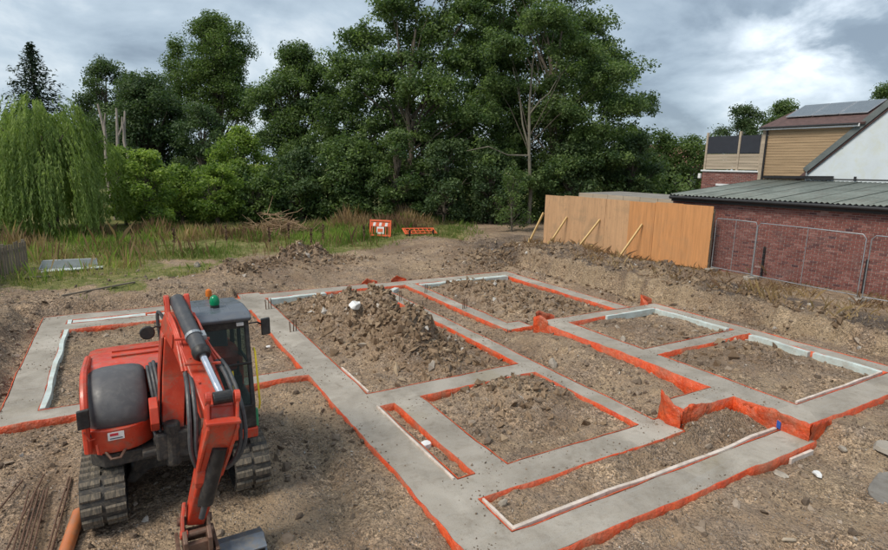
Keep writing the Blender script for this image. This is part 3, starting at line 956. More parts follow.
def scatter(name, n, xr, yr, smin, smax, base, faces, material, seed, dens=None, sink=.3, p=2.5, jit=.25):
    r = np.random.default_rng(seed)
    x = r.uniform(*xr, n); y = r.uniform(*yr, n)
    z = ground_z(x, y)
    P = np.column_stack([x, y, z])
    u, v, w = project(P)
    ok = (w > 1) & (u > -160) & (u < 1050) & (v < 650)
    ok &= ~inside(x, y, LOW, .03) & ~inside(x, y, UP, .03)
    if dens is not None:
        ok &= r.random(n) < dens(x, y)
    P = P[ok]
    s = smin + (smax-smin)*r.random(len(P))**p
    P[:, 2] += s*(1-sink)*.5
    V, Fm = lumps(P, s, base, faces, r, jit)
    t = np.repeat(np.clip(r.normal(.42, .24, len(P)), 0, 1), len(faces))
    o = mesh_np(name, V, Fm, material, tint=t, smooth=False)
    return o
def soil_density(x, y):
    return (1-.97*grass_mask(x, y))*np.clip(.5 + 1.3*fbm(x*.8, y*.8, 63, 3), .12, 1)
tag(scatter('loose_gravel', 92000, (-3.5, 17.2), (2.6, 22), .006, .026, OCT, OCTF, M['clod'], 1, soil_density, jit=.3), 'fine stones and crumbs of soil strewn over the bare site', 'gravel', kind='stuff')
tag(scatter('soil_crumbs', 20000, (-4, 18), (2.6, 25), .016, .075, ICO, ICOF, M['clod'], 2, soil_density, p=4, sink=.6, jit=.3), 'fist sized crumbs of soil lying over the site', 'soil', kind='stuff')
def heap_dens(x, y):
    d = 1.0*bump2(x, y, 5.95, 14.8, .95, 2.9, .1) + bump2(x, y, 6.6, 12.2, .9, 1.1) + .2*bump2(x, y, 6.9, 8.6, 1.0, 1.05) + .45*bump2(x, y, 11.8, 16.6, 1.2, 2.4) + .3*bump2(x, y, 13, 14.3, .9, 1) + .9*bump2(x, y, 6.7, 24.2, 1.8, .8, .1) + .8*bump2(x, y, 3.6, 23.3, .9, .5)
    d = d + .14*bump2(x, y, 13.2, 7.6, 1.4, 1.6) + .22*np.exp(-((x-16.9)/.5)**2)*sstep(4, 6, y)*(1-sstep(19, 21, y)) + .6*bump2(x, y, 16, 21.5, 2, .8) + .06*np.exp(-((x-15.8)/.5)**2)
    return np.clip(d, 0, 1)
tag(scatter('spoil_clods', 150000, (3.4, 18.5), (7, 26), .012, .11, OCT, OCTF, M['heap'], 3, heap_dens, sink=.5, p=3.4, jit=.3), 'clods of brown clay piled in the spoil heaps', 'soil', kind='stuff')
def spilled(rects, zt, n, seed, nm):
    r = np.random.default_rng(seed)
    P = []
    for (a, b_, c, d) in rects:
        m = int(n*(b_-a)*(d-c))
        x = r.uniform(a+.02, b_-.02, m); y = r.uniform(c+.02, d-.02, m)
        e_ = np.minimum(np.minimum(x-a, b_-x), np.minimum(y-c, d-y))
        keep = r.random(m) < np.clip(.9*np.exp(-e_/.06)+.16, 0, 1)*np.clip(.25+2.2*fbm(x*1.2, y*1.2, 66, 3), 0, 1)
        P.append(np.column_stack([x[keep], y[keep], np.full(keep.sum(), zt+.004)]))
    P = np.concatenate(P)
    sz = .004+.018*r.random(len(P))**3
    V, Fm = lumps(P, sz, OCT, OCTF, r, .3)
    tag(mesh_np(nm, V, Fm, M['clod'], tint=np.repeat(np.clip(r.normal(.4, .2, len(P)), 0, 1), 8)), 'crumbs of soil spilled on the %s concrete strips' % ('lower' if zt < .1 else 'raised'), 'soil', kind='stuff')
spilled(LOW, 0.0, 330, 31, 'spilled_soil')
spilled(UP, UZ, 330, 32, 'spilled_soil')
r_ = np.random.default_rng(77)
stones = [(4.06, 25.2, .2, 'brown boulder standing alone at the edge of the grass'),
          (9.62, 6.85, .09, 'pale lump of stone on the soil beside the tall orange membrane flap'),
          (9.0, 4.4, .08, 'pale stone lying just in front of the front concrete strip'),
          (10.6, 4.25, .1, 'pale stone below the front corner of the raised strip'),
          (4.4, 5.78, .09, 'sandy lump in the corner of the narrow front trench'),
          (2.55, 25.0, .16, 'pale round stone on the grass near the small rubble heap'),
          (11.35, 9.95, .1, 'reddish brick lump on soil beside the middle of the raised strip'),
          (8.9, 9.9, .12, 'tan lump of clay in the gap between two long strips')]
for (x, y, s, lab) in stones:
    V, Fm = lumps(np.zeros((1, 3)), np.array([s]), ICO2, ICO2F, r_, .12)
    o = mesh_np('stone', V, Fm, M['stone'])
    o.location = (x, y, gz1(x, y)+s*.45)
    tag(o, lab, 'stone')

# ------------------------------------------------------------------ excavator (faces the camera, -Y)
ex = empty('excavator', (.41, 8.95, 0))
tag(ex, 'red tracked excavator with grey side cover and its arm folded down towards the viewer', 'excavator')
RED, BLK, DRK = M['red'], M['black'], M['dark']
TR, TY0, TY1 = .355, 7.9, 10.05     # track wheel radius, idler and sprocket centres
def track_path(r):
    pts = []
    for i in range(13):
        a = math.pi/2 + math.pi*i/12
        pts.append((TY0 + r*math.cos(a), TR + r*math.sin(a)))
    for i in range(13):
        a = -math.pi/2 + math.pi*i/12
        pts.append((TY1 + r*math.cos(a), TR + r*math.sin(a)))
    return pts
lug_me = None
for xa, xb in ((-.75, -.245), (1.09, 1.57)):
    o_, i_ = track_path(TR-.025), track_path(TR-.07)
    n = len(o_)
    b = MB()
    v = [(xa, *p) for p in o_]+[(xb, *p) for p in o_]+[(xb, *p) for p in i_]+[(xa, *p) for p in i_]
    f = []
    for i in range(n):
        j = (i+1) % n
        for q in range(4):
            w = (q+1) % 4
            f.append((q*n+i, q*n+j, w*n+j, w*n+i))
    tr = b.add(v, f).build('track', M['rubber'], ex)
    # lugs around the belt, two staggered rows
    P = track_path(TR-.025); P.append(P[0])
    P = np.array(P); seg = np.linalg.norm(np.diff(P, axis=0), axis=1); cum = np.r_[0, np.cumsum(seg)]
    NL = 38
    wl_ = (xb-xa)/2-.03
    for k in range(NL):
        for row in (0, 1):
            s = (k+.12*row)/NL*cum[-1]
            i = min(np.searchsorted(cum, s, side='right')-1, len(seg)-1)
            t = (P[i+1]-P[i])/seg[i]
            p = P[i]+t*(s-cum[i])
            nrm = np.array([-t[1], t[0]])
            if nrm@(p-np.array([np.clip(p[0], TY0, TY1), TR])) < 0:
                nrm = -nrm
            if lug_me is None:
                lb = MB()
                lb.add([(-1,-.05,0),(1,-.05,0),(1,.05,0),(-1,.05,0),(-1,-.034,.032),(1,-.034,.032),(1,.034,.032),(-1,.034,.032)], [(0,3,2,1),(4,5,6,7),(0,1,5,4),(1,2,6,5),(2,3,7,6),(3,0,4,7)])
                lo = lb.build('lug', M['lug'], tr, local=True)
                lug_me = lo.data
            else:
                lo = bpy.data.objects.new('lug', lug_me); COL.objects.link(lo); lo.parent = tr
            xc = xa+.008+wl_/2 if row == 0 else xb-.008-wl_/2
            X = Vector((1, 0, 0)); Z = Vector((0, nrm[0], nrm[1])); Y = Z.cross(X)
            mw = Matrix(((X.x*wl_/2, Y.x, Z.x, 0), (X.y, Y.y, Z.y, 0), (X.z, Y.z, Z.z, 0), (0, 0, 0, 1)))
            mw.translation = Vector((xc, p[0], p[1])) - Vector(OFF[ex.name])
            lo.matrix_local = mw
    xc = (xa+xb)/2
    b = MB(); b.tube([(xa+.09, TY0, TR), (xb-.09, TY0, TR)], TR-.08, 24); b.build('idler_wheel', DRK, tr, bevel=.01)
    b = MB(); b.tube([(xa+.12, TY1, TR), (xb-.12, TY1, TR)], TR-.08, 20); b.tube([(xa+.02, TY1, TR), (xb-.02, TY1, TR)], .17, 16); b.build('sprocket', DRK, tr, bevel=.01)
    for y in (8.35, 8.75, 9.15, 9.55):
        b = MB(); b.tube([(xa+.06, y, .16), (xb-.06, y, .16)], .095, 14); b.build('roller', DRK, tr)
    b = MB(); b.box(xa+.07, xb-.07, TY0-.02, TY1+.02, .24, .5); b.build('track_frame', DRK, ex, bevel=.03)
b = MB()
b.prism([(-.25, .3), (-.1, .62), (.92, .62), (1.1, .3), (1.0, .24), (.75, .4), (.05, .4), (-.15, .24)], 'y', 8.25, 9.7)
b.build('undercarriage', DRK, ex, bevel=.03)
b = MB(); b.tube([(.41, 8.95, .6), (.41, 8.95, .8)], .52, 28); b.build('slew_ring', DRK, ex)
b = MB(); b.prism([(10.75, .08), (10.68, .3), (10.75, .52), (10.8, .52), (10.76, .3), (10.82, .08)], 'x', -.72, 1.54)
b.bar((-.05, 10.75, .3), (.05, 9.6, .4), .1, .12); b.bar((.87, 10.75, .3), (.77, 9.6, .4), .1, .12)
b.build('dozer_blade', M['red_worn'], ex, bevel=.008)
# upper structure deck
b = MB(); b.prism([(-.6, 7.95), (-.45, 7.78), (1.3, 7.78), (1.42, 7.95), (1.42, 9.6), (1.1, 10.2), (.41, 10.38), (-.3, 10.2), (-.6, 9.6)], 'z', .8, .98)
b.build('deck', DRK, ex, bevel=.02)
# engine hood and counterweight (red)
def loft_x(xs, profs, name, m, parent=ex, bevel=0, smooth=True):
    n = len(profs[0]); v = []
    for x, pr_ in zip(xs, profs):
        v += [(x, *p) for p in pr_]
    f = [tuple(range(n)), tuple(reversed(range((len(xs)-1)*n, len(xs)*n)))]
    for i in range(len(xs)-1):
        for k in range(n):
            f.append((i*n+k, (i+1)*n+k, (i+1)*n+(k+1) % n, i*n+(k+1) % n))
    return MB().add(v, f).build(name, m, parent, bevel=bevel, smooth=smooth)
def shrink(pr_, c, s, dz=0):
    return [(c[0]+(p[0]-c[0])*s, c[1]+(p[1]-c[1])*s+dz) for p in pr_]
rear = [(8.42, 1.0), (8.42, 1.84), (8.75, 1.885), (9.3, 1.86), (9.9, 1.78), (10.22, 1.58), (10.36, 1.3), (10.34, 1.0)]
loft_x([-.62, -.6, -.52, -.3, .1, .6, 1.1, 1.36, 1.42], [shrink(rear, (9.2, 1.2), s) for s in (.9, .95, .985, 1, 1.0, 1.0, .985, .95, .88)], 'engine_hood', RED)
b = MB(); b.box(-.3, .6, 9.0, 9.06, 1.88, 1.9); b.box(-.3, .6, 9.3, 9.36, 1.862, 1.885); b.build('hood_vent', M['red_worn'], ex)
# grey side cover
cov = [(8.5, 1.3), (7.74, 1.34)]
for i in range(11):
    a = math.pi + (-math.pi/2)*i/10
    cov.append((8.32 + .62*math.cos(a), 1.42 + .53*math.sin(a)))
cov += [(8.5, 1.93)]
cov = [(p[0] if p[0] > 7.71 else 7.70, p[1]) for p in cov]
loft_x([-.605, -.597, -.565, -.5, -.4, -.2, -.05, .04, .085, .1], [shrink(cov, (8.45, 1.36), s) for s in (.66, .78, .88, .955, .99, 1, .985, .94, .87, .78)], 'side_cover', M['grey_cover'])
# red rim along the outer edge of the cover
rim = []
for i in range(14):
    a = math.pi + (-math.pi/2)*i/13
    rim.append((-.6, 8.32+.635*math.cos(a), 1.4+.545*math.sin(a)))
b = MB(); b.tube([(-.6, 7.69, 1.1)]+rim+[(-.6, 8.6, 1.92), (-.6, 9.2, 1.85)], .045, 8); b.build('cover_rim', RED, ex, smooth=True)
# curved red front panel under the cover
fp = []
for i in range(9):
    x = -.6+.72*i/8
    fp.append((x, 7.665+.16*(abs(x+.28)/.36)**2.6*(1 if x > -.28 else .8)))
v = []; f = []
for (x, y) in fp:
    v += [(x, y+.03, 1.03), (x, y, 1.1), (x, y, 1.36), (x, y+.28, 1.36), (x, y+.28, 1.03)]
for i in range(8):
    for q in range(5):
        f.append((5*i+q, 5*i+5+q, 5*i+5+(q+1) % 5, 5*i+(q+1) % 5))
f += [(0, 1, 2, 3, 4), (44, 43, 42, 41, 40)]
panel = MB().add(v, f).build('front_panel', RED, ex, bevel=.015, smooth=True)
b = MB(); b.obox((-.29, 7.657, 1.275), (.09, 0, 0), (0, .002, 0), (0, 0, .052)); dec = b.build('sticker', M['white'], ex)
b = MB(); b.obox((-.31, 7.654, 1.295), (.045, 0, 0), (0, .002, 0), (0, 0, .017)); b.build('red_print', M['decal_red'], dec)
b = MB(); b.obox((-.29, 7.654, 1.245), (.07, 0, 0), (0, .002, 0), (0, 0, .006)); b.build('dark_print', M['decal_dark'], dec)
b = MB(); b.tube([(-.52, 7.66, 1.28), (-.57, 7.6, 1.3), (-.62, 7.6, 1.42)], .012, 6); b.tube([(-.5, 7.62, 1.22), (-.49, 7.6, 1.1), (-.46, 7.62, 1.08)], .014, 6); b.build('grab_handle', M['red_worn'], ex)
b = MB(); b.tube([(-.42, 7.7, 1.06), (-.36, 7.6, 1.0), (-.26, 7.6, 1.0), (-.2, 7.7, 1.06)], .018, 6); b.build('tow_hook', M['rust'], ex, smooth=True)
# dark machinery between cover and cab
b = MB()
b.box(.1, .62, 7.95, 8.6, .98, 1.5); b.box(.12, .3, 7.7, 7.95, 1.0, 1.12); b.box(-.02, .34, 7.62, 7.9, .9, .99); b.box(.3, .62, 8.6, 9.2, .98, 1.75)
b.build('machinery_box', DRK, ex, bevel=.02)
for i, (xo, zo) in enumerate(((.13, 1.62), (.17, 1.66), (.21, 1.68), (.25, 1.64))):
    b = MB(); b.tube([(xo, 8.5, zo+.22), (xo+.0, 8.3, zo+.28), (xo+.01, 8.05, zo+.2), (xo+.04, 7.86, zo-.1), (xo+.1, 7.8, zo-.4), (xo+.14, 7.8, zo-.62)], .024, 8)
    b.build('hose', M['hose'], ex, smooth=True)
for i in range(4):
    x = .1+.06*i
    b = MB(); b.tube([(x, 7.95, 1.45), (x+.03, 7.68, 1.3), (x+.07, 7.58, 1.05), (x+.12, 7.65, .86)], .02, 8); b.build('hose', M['hose'], ex, smooth=True)
# boom foot / swing bracket
b = MB(); b.box(.14, .54, 7.55, 7.95, .84, 1.22); b.tube([(.34, 7.62, .74), (.34, 7.62, 1.34)], .1, 14); b.build('swing_bracket', DRK, ex, bevel=.03)
b = MB(); b.prism([(7.62, 1.25), (7.45, 1.42), (7.5, 1.62), (7.72, 1.68), (7.9, 1.5)], 'x', .1, .2); b.build('side_bracket', RED, ex, bevel=.01)
LAT = (1, 0, -.1)
F0 = np.array((.345, 7.8, 1.1)); P1 = np.array((.42, 7.98, 1.85)); P2 = np.array((.495, 8.02, 2.42)); P3 = np.array((.54, 7.88, 2.58)); P4 = np.array((.6, 7.55, 2.42)); P5 = np.array((.7, 7.0, 2.05)); P6 = np.array((.79, 6.5, 1.72))
b = MB(); b.beam([F0, P1, P2, P3, P4, P5, P6], [.13, .14, .15, .155, .16, .155, .15], [.15, .19, .2, .17, .155, .14, .11], LAT)
boom = b.build('boom', RED, ex, bevel=.02)
b = MB()
for sgn in (-1, 1):
    l = np.array(LAT)/np.linalg.norm(LAT)*.17*sgn
    b.beam([F0+l, P1+l, P2+l, P3+l, P4+l], .012, [.12, .15, .17, .15, .12], LAT)
b.build('boom_plate', M['red_worn'], ex, bevel=.006)
# ears and arm cylinder
CT = np.array((.535, 8.0, 2.88)); CB = np.array((.815, 6.34, 2.08))
for sgn in (-1, 1):
    l = np.array((.125*sgn, 0, 0))
    b = MB(); b.beam([P3+l+(0, .06, .05), CT+l*.95+(0, .02, .05)], [.03, .03], [.12, .07], LAT); b.tube([CT+l*.72, CT+l*1.25], .068, 16); b.build('cylinder_ear', RED, ex, bevel=.012)
ax_ = (CB-CT)/np.linalg.norm(CB-CT)
L0 = np.linalg.norm(CB-CT)
b = MB(); b.tube([CT-(0, 0, 0), CT+ax_*L0*.56], .095, 20); barrel = b.build('arm_cylinder', M['cyl'], ex, smooth=True, bevel=.01)
b = MB(); b.tube([CT+ax_*L0*.56, CT+ax_*L0*.6, CT+ax_*L0*.62], [.108, .108, .08], 20); b.build('gland', BLK, barrel, smooth=True)
b = MB(); b.tube([CT+ax_*L0*.41, CT+ax_*L0*.435], .107, 20); b.obox(CT+ax_*L0*.43+np.array((.1, 0, .02)), (.03, 0, 0), ax_*.05, (0, 0, .03)); b.build('clamp', M['steel'], barrel)
b = MB(); b.tube([CT+ax_*L0*.6, CB], .044, 14); b.build('rod', M['chrome'], barrel, smooth=True)
b = MB(); b.tube([CB-(.1, 0, 0), CB+(.1, 0, 0)], .075, 16); b.build('rod_eye', BLK, barrel, bevel=.01)
# arm (dipper)
A0 = np.array((.815, 6.38, 2.02)); A1 = np.array((.79, 6.4, 1.72)); A2 = np.array((.66, 6.55, 1.2)); A3 = np.array((.465, 6.7, .44))
b = MB(); b.beam([A0+(0, .1, -.06), A1+(0, .06, 0), A2, A3], [.13, .15, .13, .1], [.1, .2, .17, .11], LAT); arm = b.build('arm', RED, ex, bevel=.018)
for sgn in (-1, 1):
    l = np.array((.155*sgn, 0, -.015*sgn))
    b = MB(); b.beam([A0+l+(0, -.02, .06), A1+l+(0, -.06, .05), A1+l*.95+(-.09, .02, -.3), A1+l*.85+(-.16, .06, -.62)], .018, [.075, .14, .13, .05], LAT); b.tube([CB+l*.8, CB+l*1.2], .075, 16); b.build('arm_cheek', RED, ex, bevel=.01)
b = MB(); b.obox(A1+(0, -.19, .13), (.185, 0, -.02), (0, .07, 0), (0, .0, .02)); b.beam([A1+(.0, -.17, .1), A1*.65+A2*.35+(0, -.16, .02), A1*.4+A2*.6+(.0, -.15, .04)], [.15, .145, .13], .012, LAT); b.build('arm_bracket', RED, ex, bevel=.012)
# bucket cylinder and link
K0 = np.array((.755, 6.33, 1.5)); K1 = np.array((.525, 6.47, .58))
b = MB(); b.tube([K0, K0+(K1-K0)*.78], .088, 16); bc = b.build('bucket_cylinder', BLK, ex, smooth=True)
b = MB(); b.tube([K0+(K1-K0)*.7, K1], .036, 12); b.build('rod', M['cyl'], bc, smooth=True)
b = MB(); b.tube([(.62, 6.42, 1.18), (.56, 6.46, .95), (.52, 6.5, .72)], .03, 8); b.build('pipe', BLK, bc, smooth=True)
b = MB(); b.beam([(.57, 6.42, 1.22), (.55, 6.43, 1.08), (.535, 6.45, 1.0)], [.07, .075, .06], [.05, .06, .04], LAT); b.build('hose_guard', RED, ex, bevel=.012)
for sgn in (-1, 1):
    l = np.array((.12*sgn, 0, -.012*sgn))
    b = MB(); b.beam([A3+l+(.02, .03, .22), A3+l*1.15+(0, -.08, .08), A3+l*1.2+(-.01, -.22, -.06)], .018, [.05, .065, .045], LAT); b.tube([A3+l*.8+(-.0, -.2, -.05), A3+l*1.5+(0, -.2, -.05)], .05, 12); b.build('link', M['red_worn'] if sgn < 0 else M['rust'], ex, bevel=.008)
b = MB(); b.tube([A3+(-.19, 0, .02), A3+(.19, 0, -.02)], .05, 14); b.tube([A3+(-.17, -.2, -.05), A3+(.17, -.2, -.05)], .04, 12); b.build('pivot_pin', M['rust'], ex)
# quick coupler
b = MB()
for sgn in (-1, 1):
    b.prism([(6.82, .5), (6.86, .2), (6.6, .12), (6.3, .2), (6.28, .42), (6.42, .5), (6.5, .36), (6.68, .36)], 'x', .46+sgn*.13-.025, .46+sgn*.13+.025)
b.box(.33, .59, 6.36, 6.44, .2, .34); b.box(.33, .59, 6.7, 6.78, .16, .3)
b.build('quick_coupler', M['rust'], ex, bevel=.01)
# wide grading bucket
prof = [(6.62, .44), (6.86, .36), (6.98, .14), (6.88, .0), (6.42, -.06), (6.16, -.04), (6.16, -.02), (6.42, -.03), (6.85, .04), (6.93, .15), (6.83, .32), (6.6, .4)]
b = MB(); b.prism([(y-.02, z+.02) for y, z in prof], 'x', -.42, 1.22)
b.v = [(x, y-.08, z-.34) for x, y, z in b.v]
bk = b.build('bucket', M['bucket'], ex, bevel=.006)
for x0 in (-.43, 1.2):
    b = MB(); b.prism([(6.6, .46), (6.86, .38), (6.98, .16), (6.87, .0), (6.42, -.04), (6.12, -.02), (6.35, .28)], 'x', x0, x0+.03); b.v = [(x, y-.08, z-.34) for x, y, z in b.v]; b.build('side_plate', M['bucket'], bk, bevel=.004)
b = MB(); b.obox((.4, 6.42, .09), (.82, 0, 0), (0, .13, .02), (0, -.002, .012)); b.build('top_plate', M['bucket'], bk, bevel=.004)
for sgn in (-1, 1):
    b = MB(); b.prism([(6.3, .43), (6.9, .4), (6.8, .28), (6.4, .26)], 'x', .46+sgn*.2-.02, .46+sgn*.2+.02); b.v = [(x, y-.06, z-.16) for x, y, z in b.v]; b.build('hanger', M['rust'], bk, bevel=.006)
# hoses and steel lines along the boom
def hose(pts, r=.022, m='hose', name='hose'):
    P = [np.array(p, float) for p in pts]
    out_ = []
    n = len(P)
    for i in range(n-1):
        p0, p1, p2, p3 = P[max(i-1, 0)], P[i], P[i+1], P[min(i+2, n-1)]
        for q in range(6):
            t = q/6
            out_.append(.5*((2*p1)+(-p0+p2)*t+(2*p0-5*p1+4*p2-p3)*t*t+(-p0+3*p1-3*p2+p3)*t**3))
    out_.append(P[-1])
    return MB().tube(out_, r, 8).build(name, M[m], ex, smooth=True)
for d in (0, .055):
    hose([(.56-d, 7.05, 2.18), (.55-d, 6.75, 2.08), (.54-d*1.2, 6.5, 1.8), (.52-d, 6.45, 1.45), (.56-d*.6, 6.5, 1.18), (.62-d*.5, 6.52, 1.05)], .026)
    hose([(.87+d, 7.1, 2.26), (.93+d, 6.8, 2.16), (.99+d, 6.5, 1.86), (1.0+d, 6.42, 1.5), (.93+d*.6, 6.45, 1.25), (.82+d*.3, 6.5, 1.12)], .026)
for d in (0, .04, .08):
    hose([(.4-d*.3, 8.05, 2.62-d), (.42-d*.3, 7.9, 2.74-d*.6), (.47-d*.3, 7.55, 2.64-d*.5), (.56-d, 7.05, 2.2)], .017, 'red', 'steel_line')
for d in (0, .05):
    hose([(.68+d*.3, 7.92, 2.7-d), (.74+d*.3, 7.6, 2.66-d), (.8+d*.4, 7.3, 2.42), (.87+d, 7.1, 2.27)], .017, 'red', 'steel_line')
hose([(.39, 8.06, 2.58), (.31, 8.15, 2.7), (.3, 8.15, 2.5), (.33, 8.1, 2.2), (.36, 8.05, 1.9)], .022)
for x, y, z in ((.63, 7.3, 2.52), (.7, 6.95, 2.3)):
    b = MB(); b.obox((x, y, z), (.2, 0, -.02), (0, .02, 0), (0, 0, .012)); b.build('line_clamp', RED, ex)
# cab
X0, X1 = .66, 1.42
cf = lambda z: 7.66 + max(0, z-1.3)*.22     # front face of the cab
b = MB()
b.prism([(7.74, .95), (7.66, 1.02), (cf(1.35), 1.35), (9.3, 1.35), (9.3, .95)], 'x', X0, X1)
cab = b.build('cab', BLK, ex, bevel=.02)
b = MB()
for x in (X0+.03, X1-.03):
    b.bar((x, cf(1.33)+.03, 1.33), (x, cf(2.5)+.03, 2.52), .06, .07, (0, 1, 0))
    b.bar((x, 8.55, 1.33), (x, 8.6, 2.52), .05, .07, (0, 1, 0))
    b.bar((x, 9.26, 1.33), (x, 9.22, 2.5), .06, .08, (0, 1, 0))
    b.bar((x, cf(2.5), 2.49), (x, 9.25, 2.46), .06, .07)
    b.bar((x, cf(1.9), 1.9), (x, 8.55, 1.88), .035, .045)
b.bar((X0, cf(2.46)+.02, 2.46), (X1, cf(2.46)+.02, 2.46), .07, .1)
b.bar((X0, cf(1.92), 1.92), (X1, cf(1.92), 1.92), .035, .04)
b.bar((X0, 9.25, 2.46), (X1, 9.25, 2.46), .07, .1)
b.build('pillar_frame', BLK, cab, bevel=.012)
b = MB(); b.obox(((X0+X1)/2, (cf(1.36)+cf(1.9))/2+.012, 1.63), (.34, 0, 0), (0, .004, 0), (0, .118/2*1.0, .27)); b.build('windscreen', M['glass'], cab)
b = MB(); b.obox(((X0+X1)/2, (cf(1.94)+cf(2.42))/2+.012, 2.18), (.34, 0, 0), (0, .004, 0), (0, .053, .24)); b.build('windscreen', M['glass'], cab)
for x in (X0+.02, X1-.02):
    b = MB(); b.prism([(cf(1.4)+.06, 1.38), (cf(2.44)+.06, 2.44), (8.52, 2.43), (8.5, 1.38)], 'x', x-.004, x+.004); b.build('side_window', M['glass'], cab)
    b = MB(); b.prism([(8.6, 1.38), (8.64, 2.43), (9.18, 2.42), (9.2, 1.38)], 'x', x-.004, x+.004); b.build('side_window', M['glass'], cab)
b = MB(); b.obox(((X0+X1)/2, 9.24, 1.92), (.32, 0, 0), (0, .004, 0), (0, 0, .5)); b.build('rear_window', M['glass'], cab)
b = MB(); b.prism([(7.83, 2.53), (7.8, 2.575), (7.95, 2.64), (8.4, 2.645), (9.2, 2.56), (9.34, 2.5), (9.3, 2.46), (7.9, 2.5)], 'x', X0-.03, X1+.03); roof = b.build('cab_roof', M['roof'], cab, bevel=.05, seg=4)
b = MB()
for x in (.82, 1.0, 1.2):
    b.prism([(8.0, 2.64), (8.4, 2.655), (9.15, 2.572), (9.15, 2.56), (8.4, 2.64)], 'x', x-.012, x+.012)
b.build('roof_rib', M['roof'], roof, bevel=.004)
b = MB(); b.box(.78, 1.3, 8.5, 9.05, 1.3, 1.5); b.obox((1.04, 8.98, 1.85), (.24, 0, 0), (0, .07, 0), (0, .06, .4)); b.obox((1.04, 9.05, 2.28), (.12, 0, 0), (0, .05, 0), (0, .0, .09)); b.build('driver_seat', M['seat'], cab, bevel=.04)
b = MB(); b.box(.74, .84, 8.15, 8.8, 1.3, 1.62); b.box(1.24, 1.34, 8.15, 8.8, 1.3, 1.62); b.tube([(.8, 8.2, 1.6), (.8, 8.12, 1.85)], .02, 8); b.tube([(1.29, 8.2, 1.6), (1.29, 8.12, 1.85)], .02, 8); b.box(.98, 1.14, 8.0, 8.06, 1.55, 1.8); b.build('controls', DRK, cab, bevel=.015)
b = MB(); b.obox((1.3, 7.9, 2.47), (.05, 0, 0), (0, .02, 0), (0, 0, .026)); b.build('work_light', M['white'], cab, bevel=.008)
b = MB(); b.tube([(1.475, 7.72, 1.25), (1.48, 7.68, 1.35), (1.48, 7.86, 2.05), (1.47, 7.9, 2.1)], .014, 8); b.build('hand_rail', M['yellow'], cab, smooth=True)
b = MB(); b.tube([(1.15, 7.72, 1.5), (1.15, 7.76, 1.85)], .012, 8); b.build('inner_rail', M['yellow'], cab)
b = MB(); b.box(1.4, 1.46, 7.72, 7.8, .98, 1.24); b.build('step_guard', M['green_p'], cab, bevel=.01)
b = MB(); b.prism([(7.68, .84), (7.66, 1.0), (8.4, 1.0), (8.4, .84)], 'x', .7, 1.44); b.build('cab_skirt', RED, ex, bevel=.02)
# bolts, labels and lift lugs on the boom
for (p, q, f_) in ((P3, P4, .3), (P4, P5, .2), (P4, P5, .75), (P5, P6, .35)):
    c_ = p+(q-p)*f_
    for sg in (-1, 1):
        b = MB(); b.tube([c_+(.1*sg, 0, .12), c_+(.1*sg, 0, .185)], .016, 8); b.build('bolt', M['red_worn'], boom)
for (c_, w_, h_, m_) in (((.36, 7.9, 2.05), .09, .3, 'white'), ((.352, 7.92, 1.55), .07, .16, 'yellow')):
    b = MB(); b.obox((c_[0]-.135+.1*(c_[2]-1.55), c_[1]+.02, c_[2]), (.003, 0, 0), (0, w_/2, .01), (.02, .02, h_/2)); b.build('label_plate', M[m_], boom)
for sg in (-1, 1):
    b = MB(); b.tube([P6+(.2*sg, 0, -.02*sg), P6+(.15*sg, 0, -.015*sg)], .06, 14); b.build('boom_pin', M['rust'], boom)
# beacons
bx_, by_, bz_ = 1.04, 8.3, 2.645
b = MB(); b.tube([(bx_, by_, bz_-.01), (bx_, by_, bz_+.04)], .062, 16); bb = b.build('beacon_base', BLK, ex)
b = MB(); b.tube([(bx_, by_, bz_+.035), (bx_, by_, bz_+.08), (bx_, by_, bz_+.13), (bx_, by_, bz_+.165), (bx_, by_, bz_+.18)], [.06, .07, .062, .04, .012], 18); b.build('green_beacon', M['beacon_green'], bb, smooth=True)
b = MB(); b.tube([(1.08, 9.25, 2.5), (1.08, 9.25, 2.62)], .012, 8); b.tube([(1.08, 9.25, 2.6), (1.08, 9.25, 2.65), (1.08, 9.25, 2.7), (1.08, 9.25, 2.72)], [.045, .05, .04, .01], 14); b.build('amber_beacon', M['beacon_amber'], ex, smooth=True)
# mirrors
def mirror(c, w, h, rootp, name='mirror', rnd=False):
    c = np.array(c, float)
    b = MB()
    if rnd:
        b.tube([c+(0, .035, 0), c+(0, .0, 0), c+(0, -.03, 0)], [w*.6, w, w*.92], 20)
    else:
        b.obox(c, (w, .02, 0), (0, .03, 0), (0, .01, h))
    m_ = b.build(name, BLK, ex, bevel=.012, seg=3)
    b = MB(); mid_ = (np.array(rootp)+c)/2+np.array((0, .04, .03)); b.tube([c+(0, .02, 0), mid_, rootp], .012, 8); b.build('mirror_arm', BLK, m_, smooth=True)
mirror((1.68, 8.05, 2.35), .065, .12, (1.44, 7.95, 2.45))
mirror((.16, 8.0, 2.47), .095, .1, (.36, 8.1, 2.5), rnd=True)
mirror((-.61, 7.62, 1.58), .065, .115, (-.56, 7.68, 1.3))

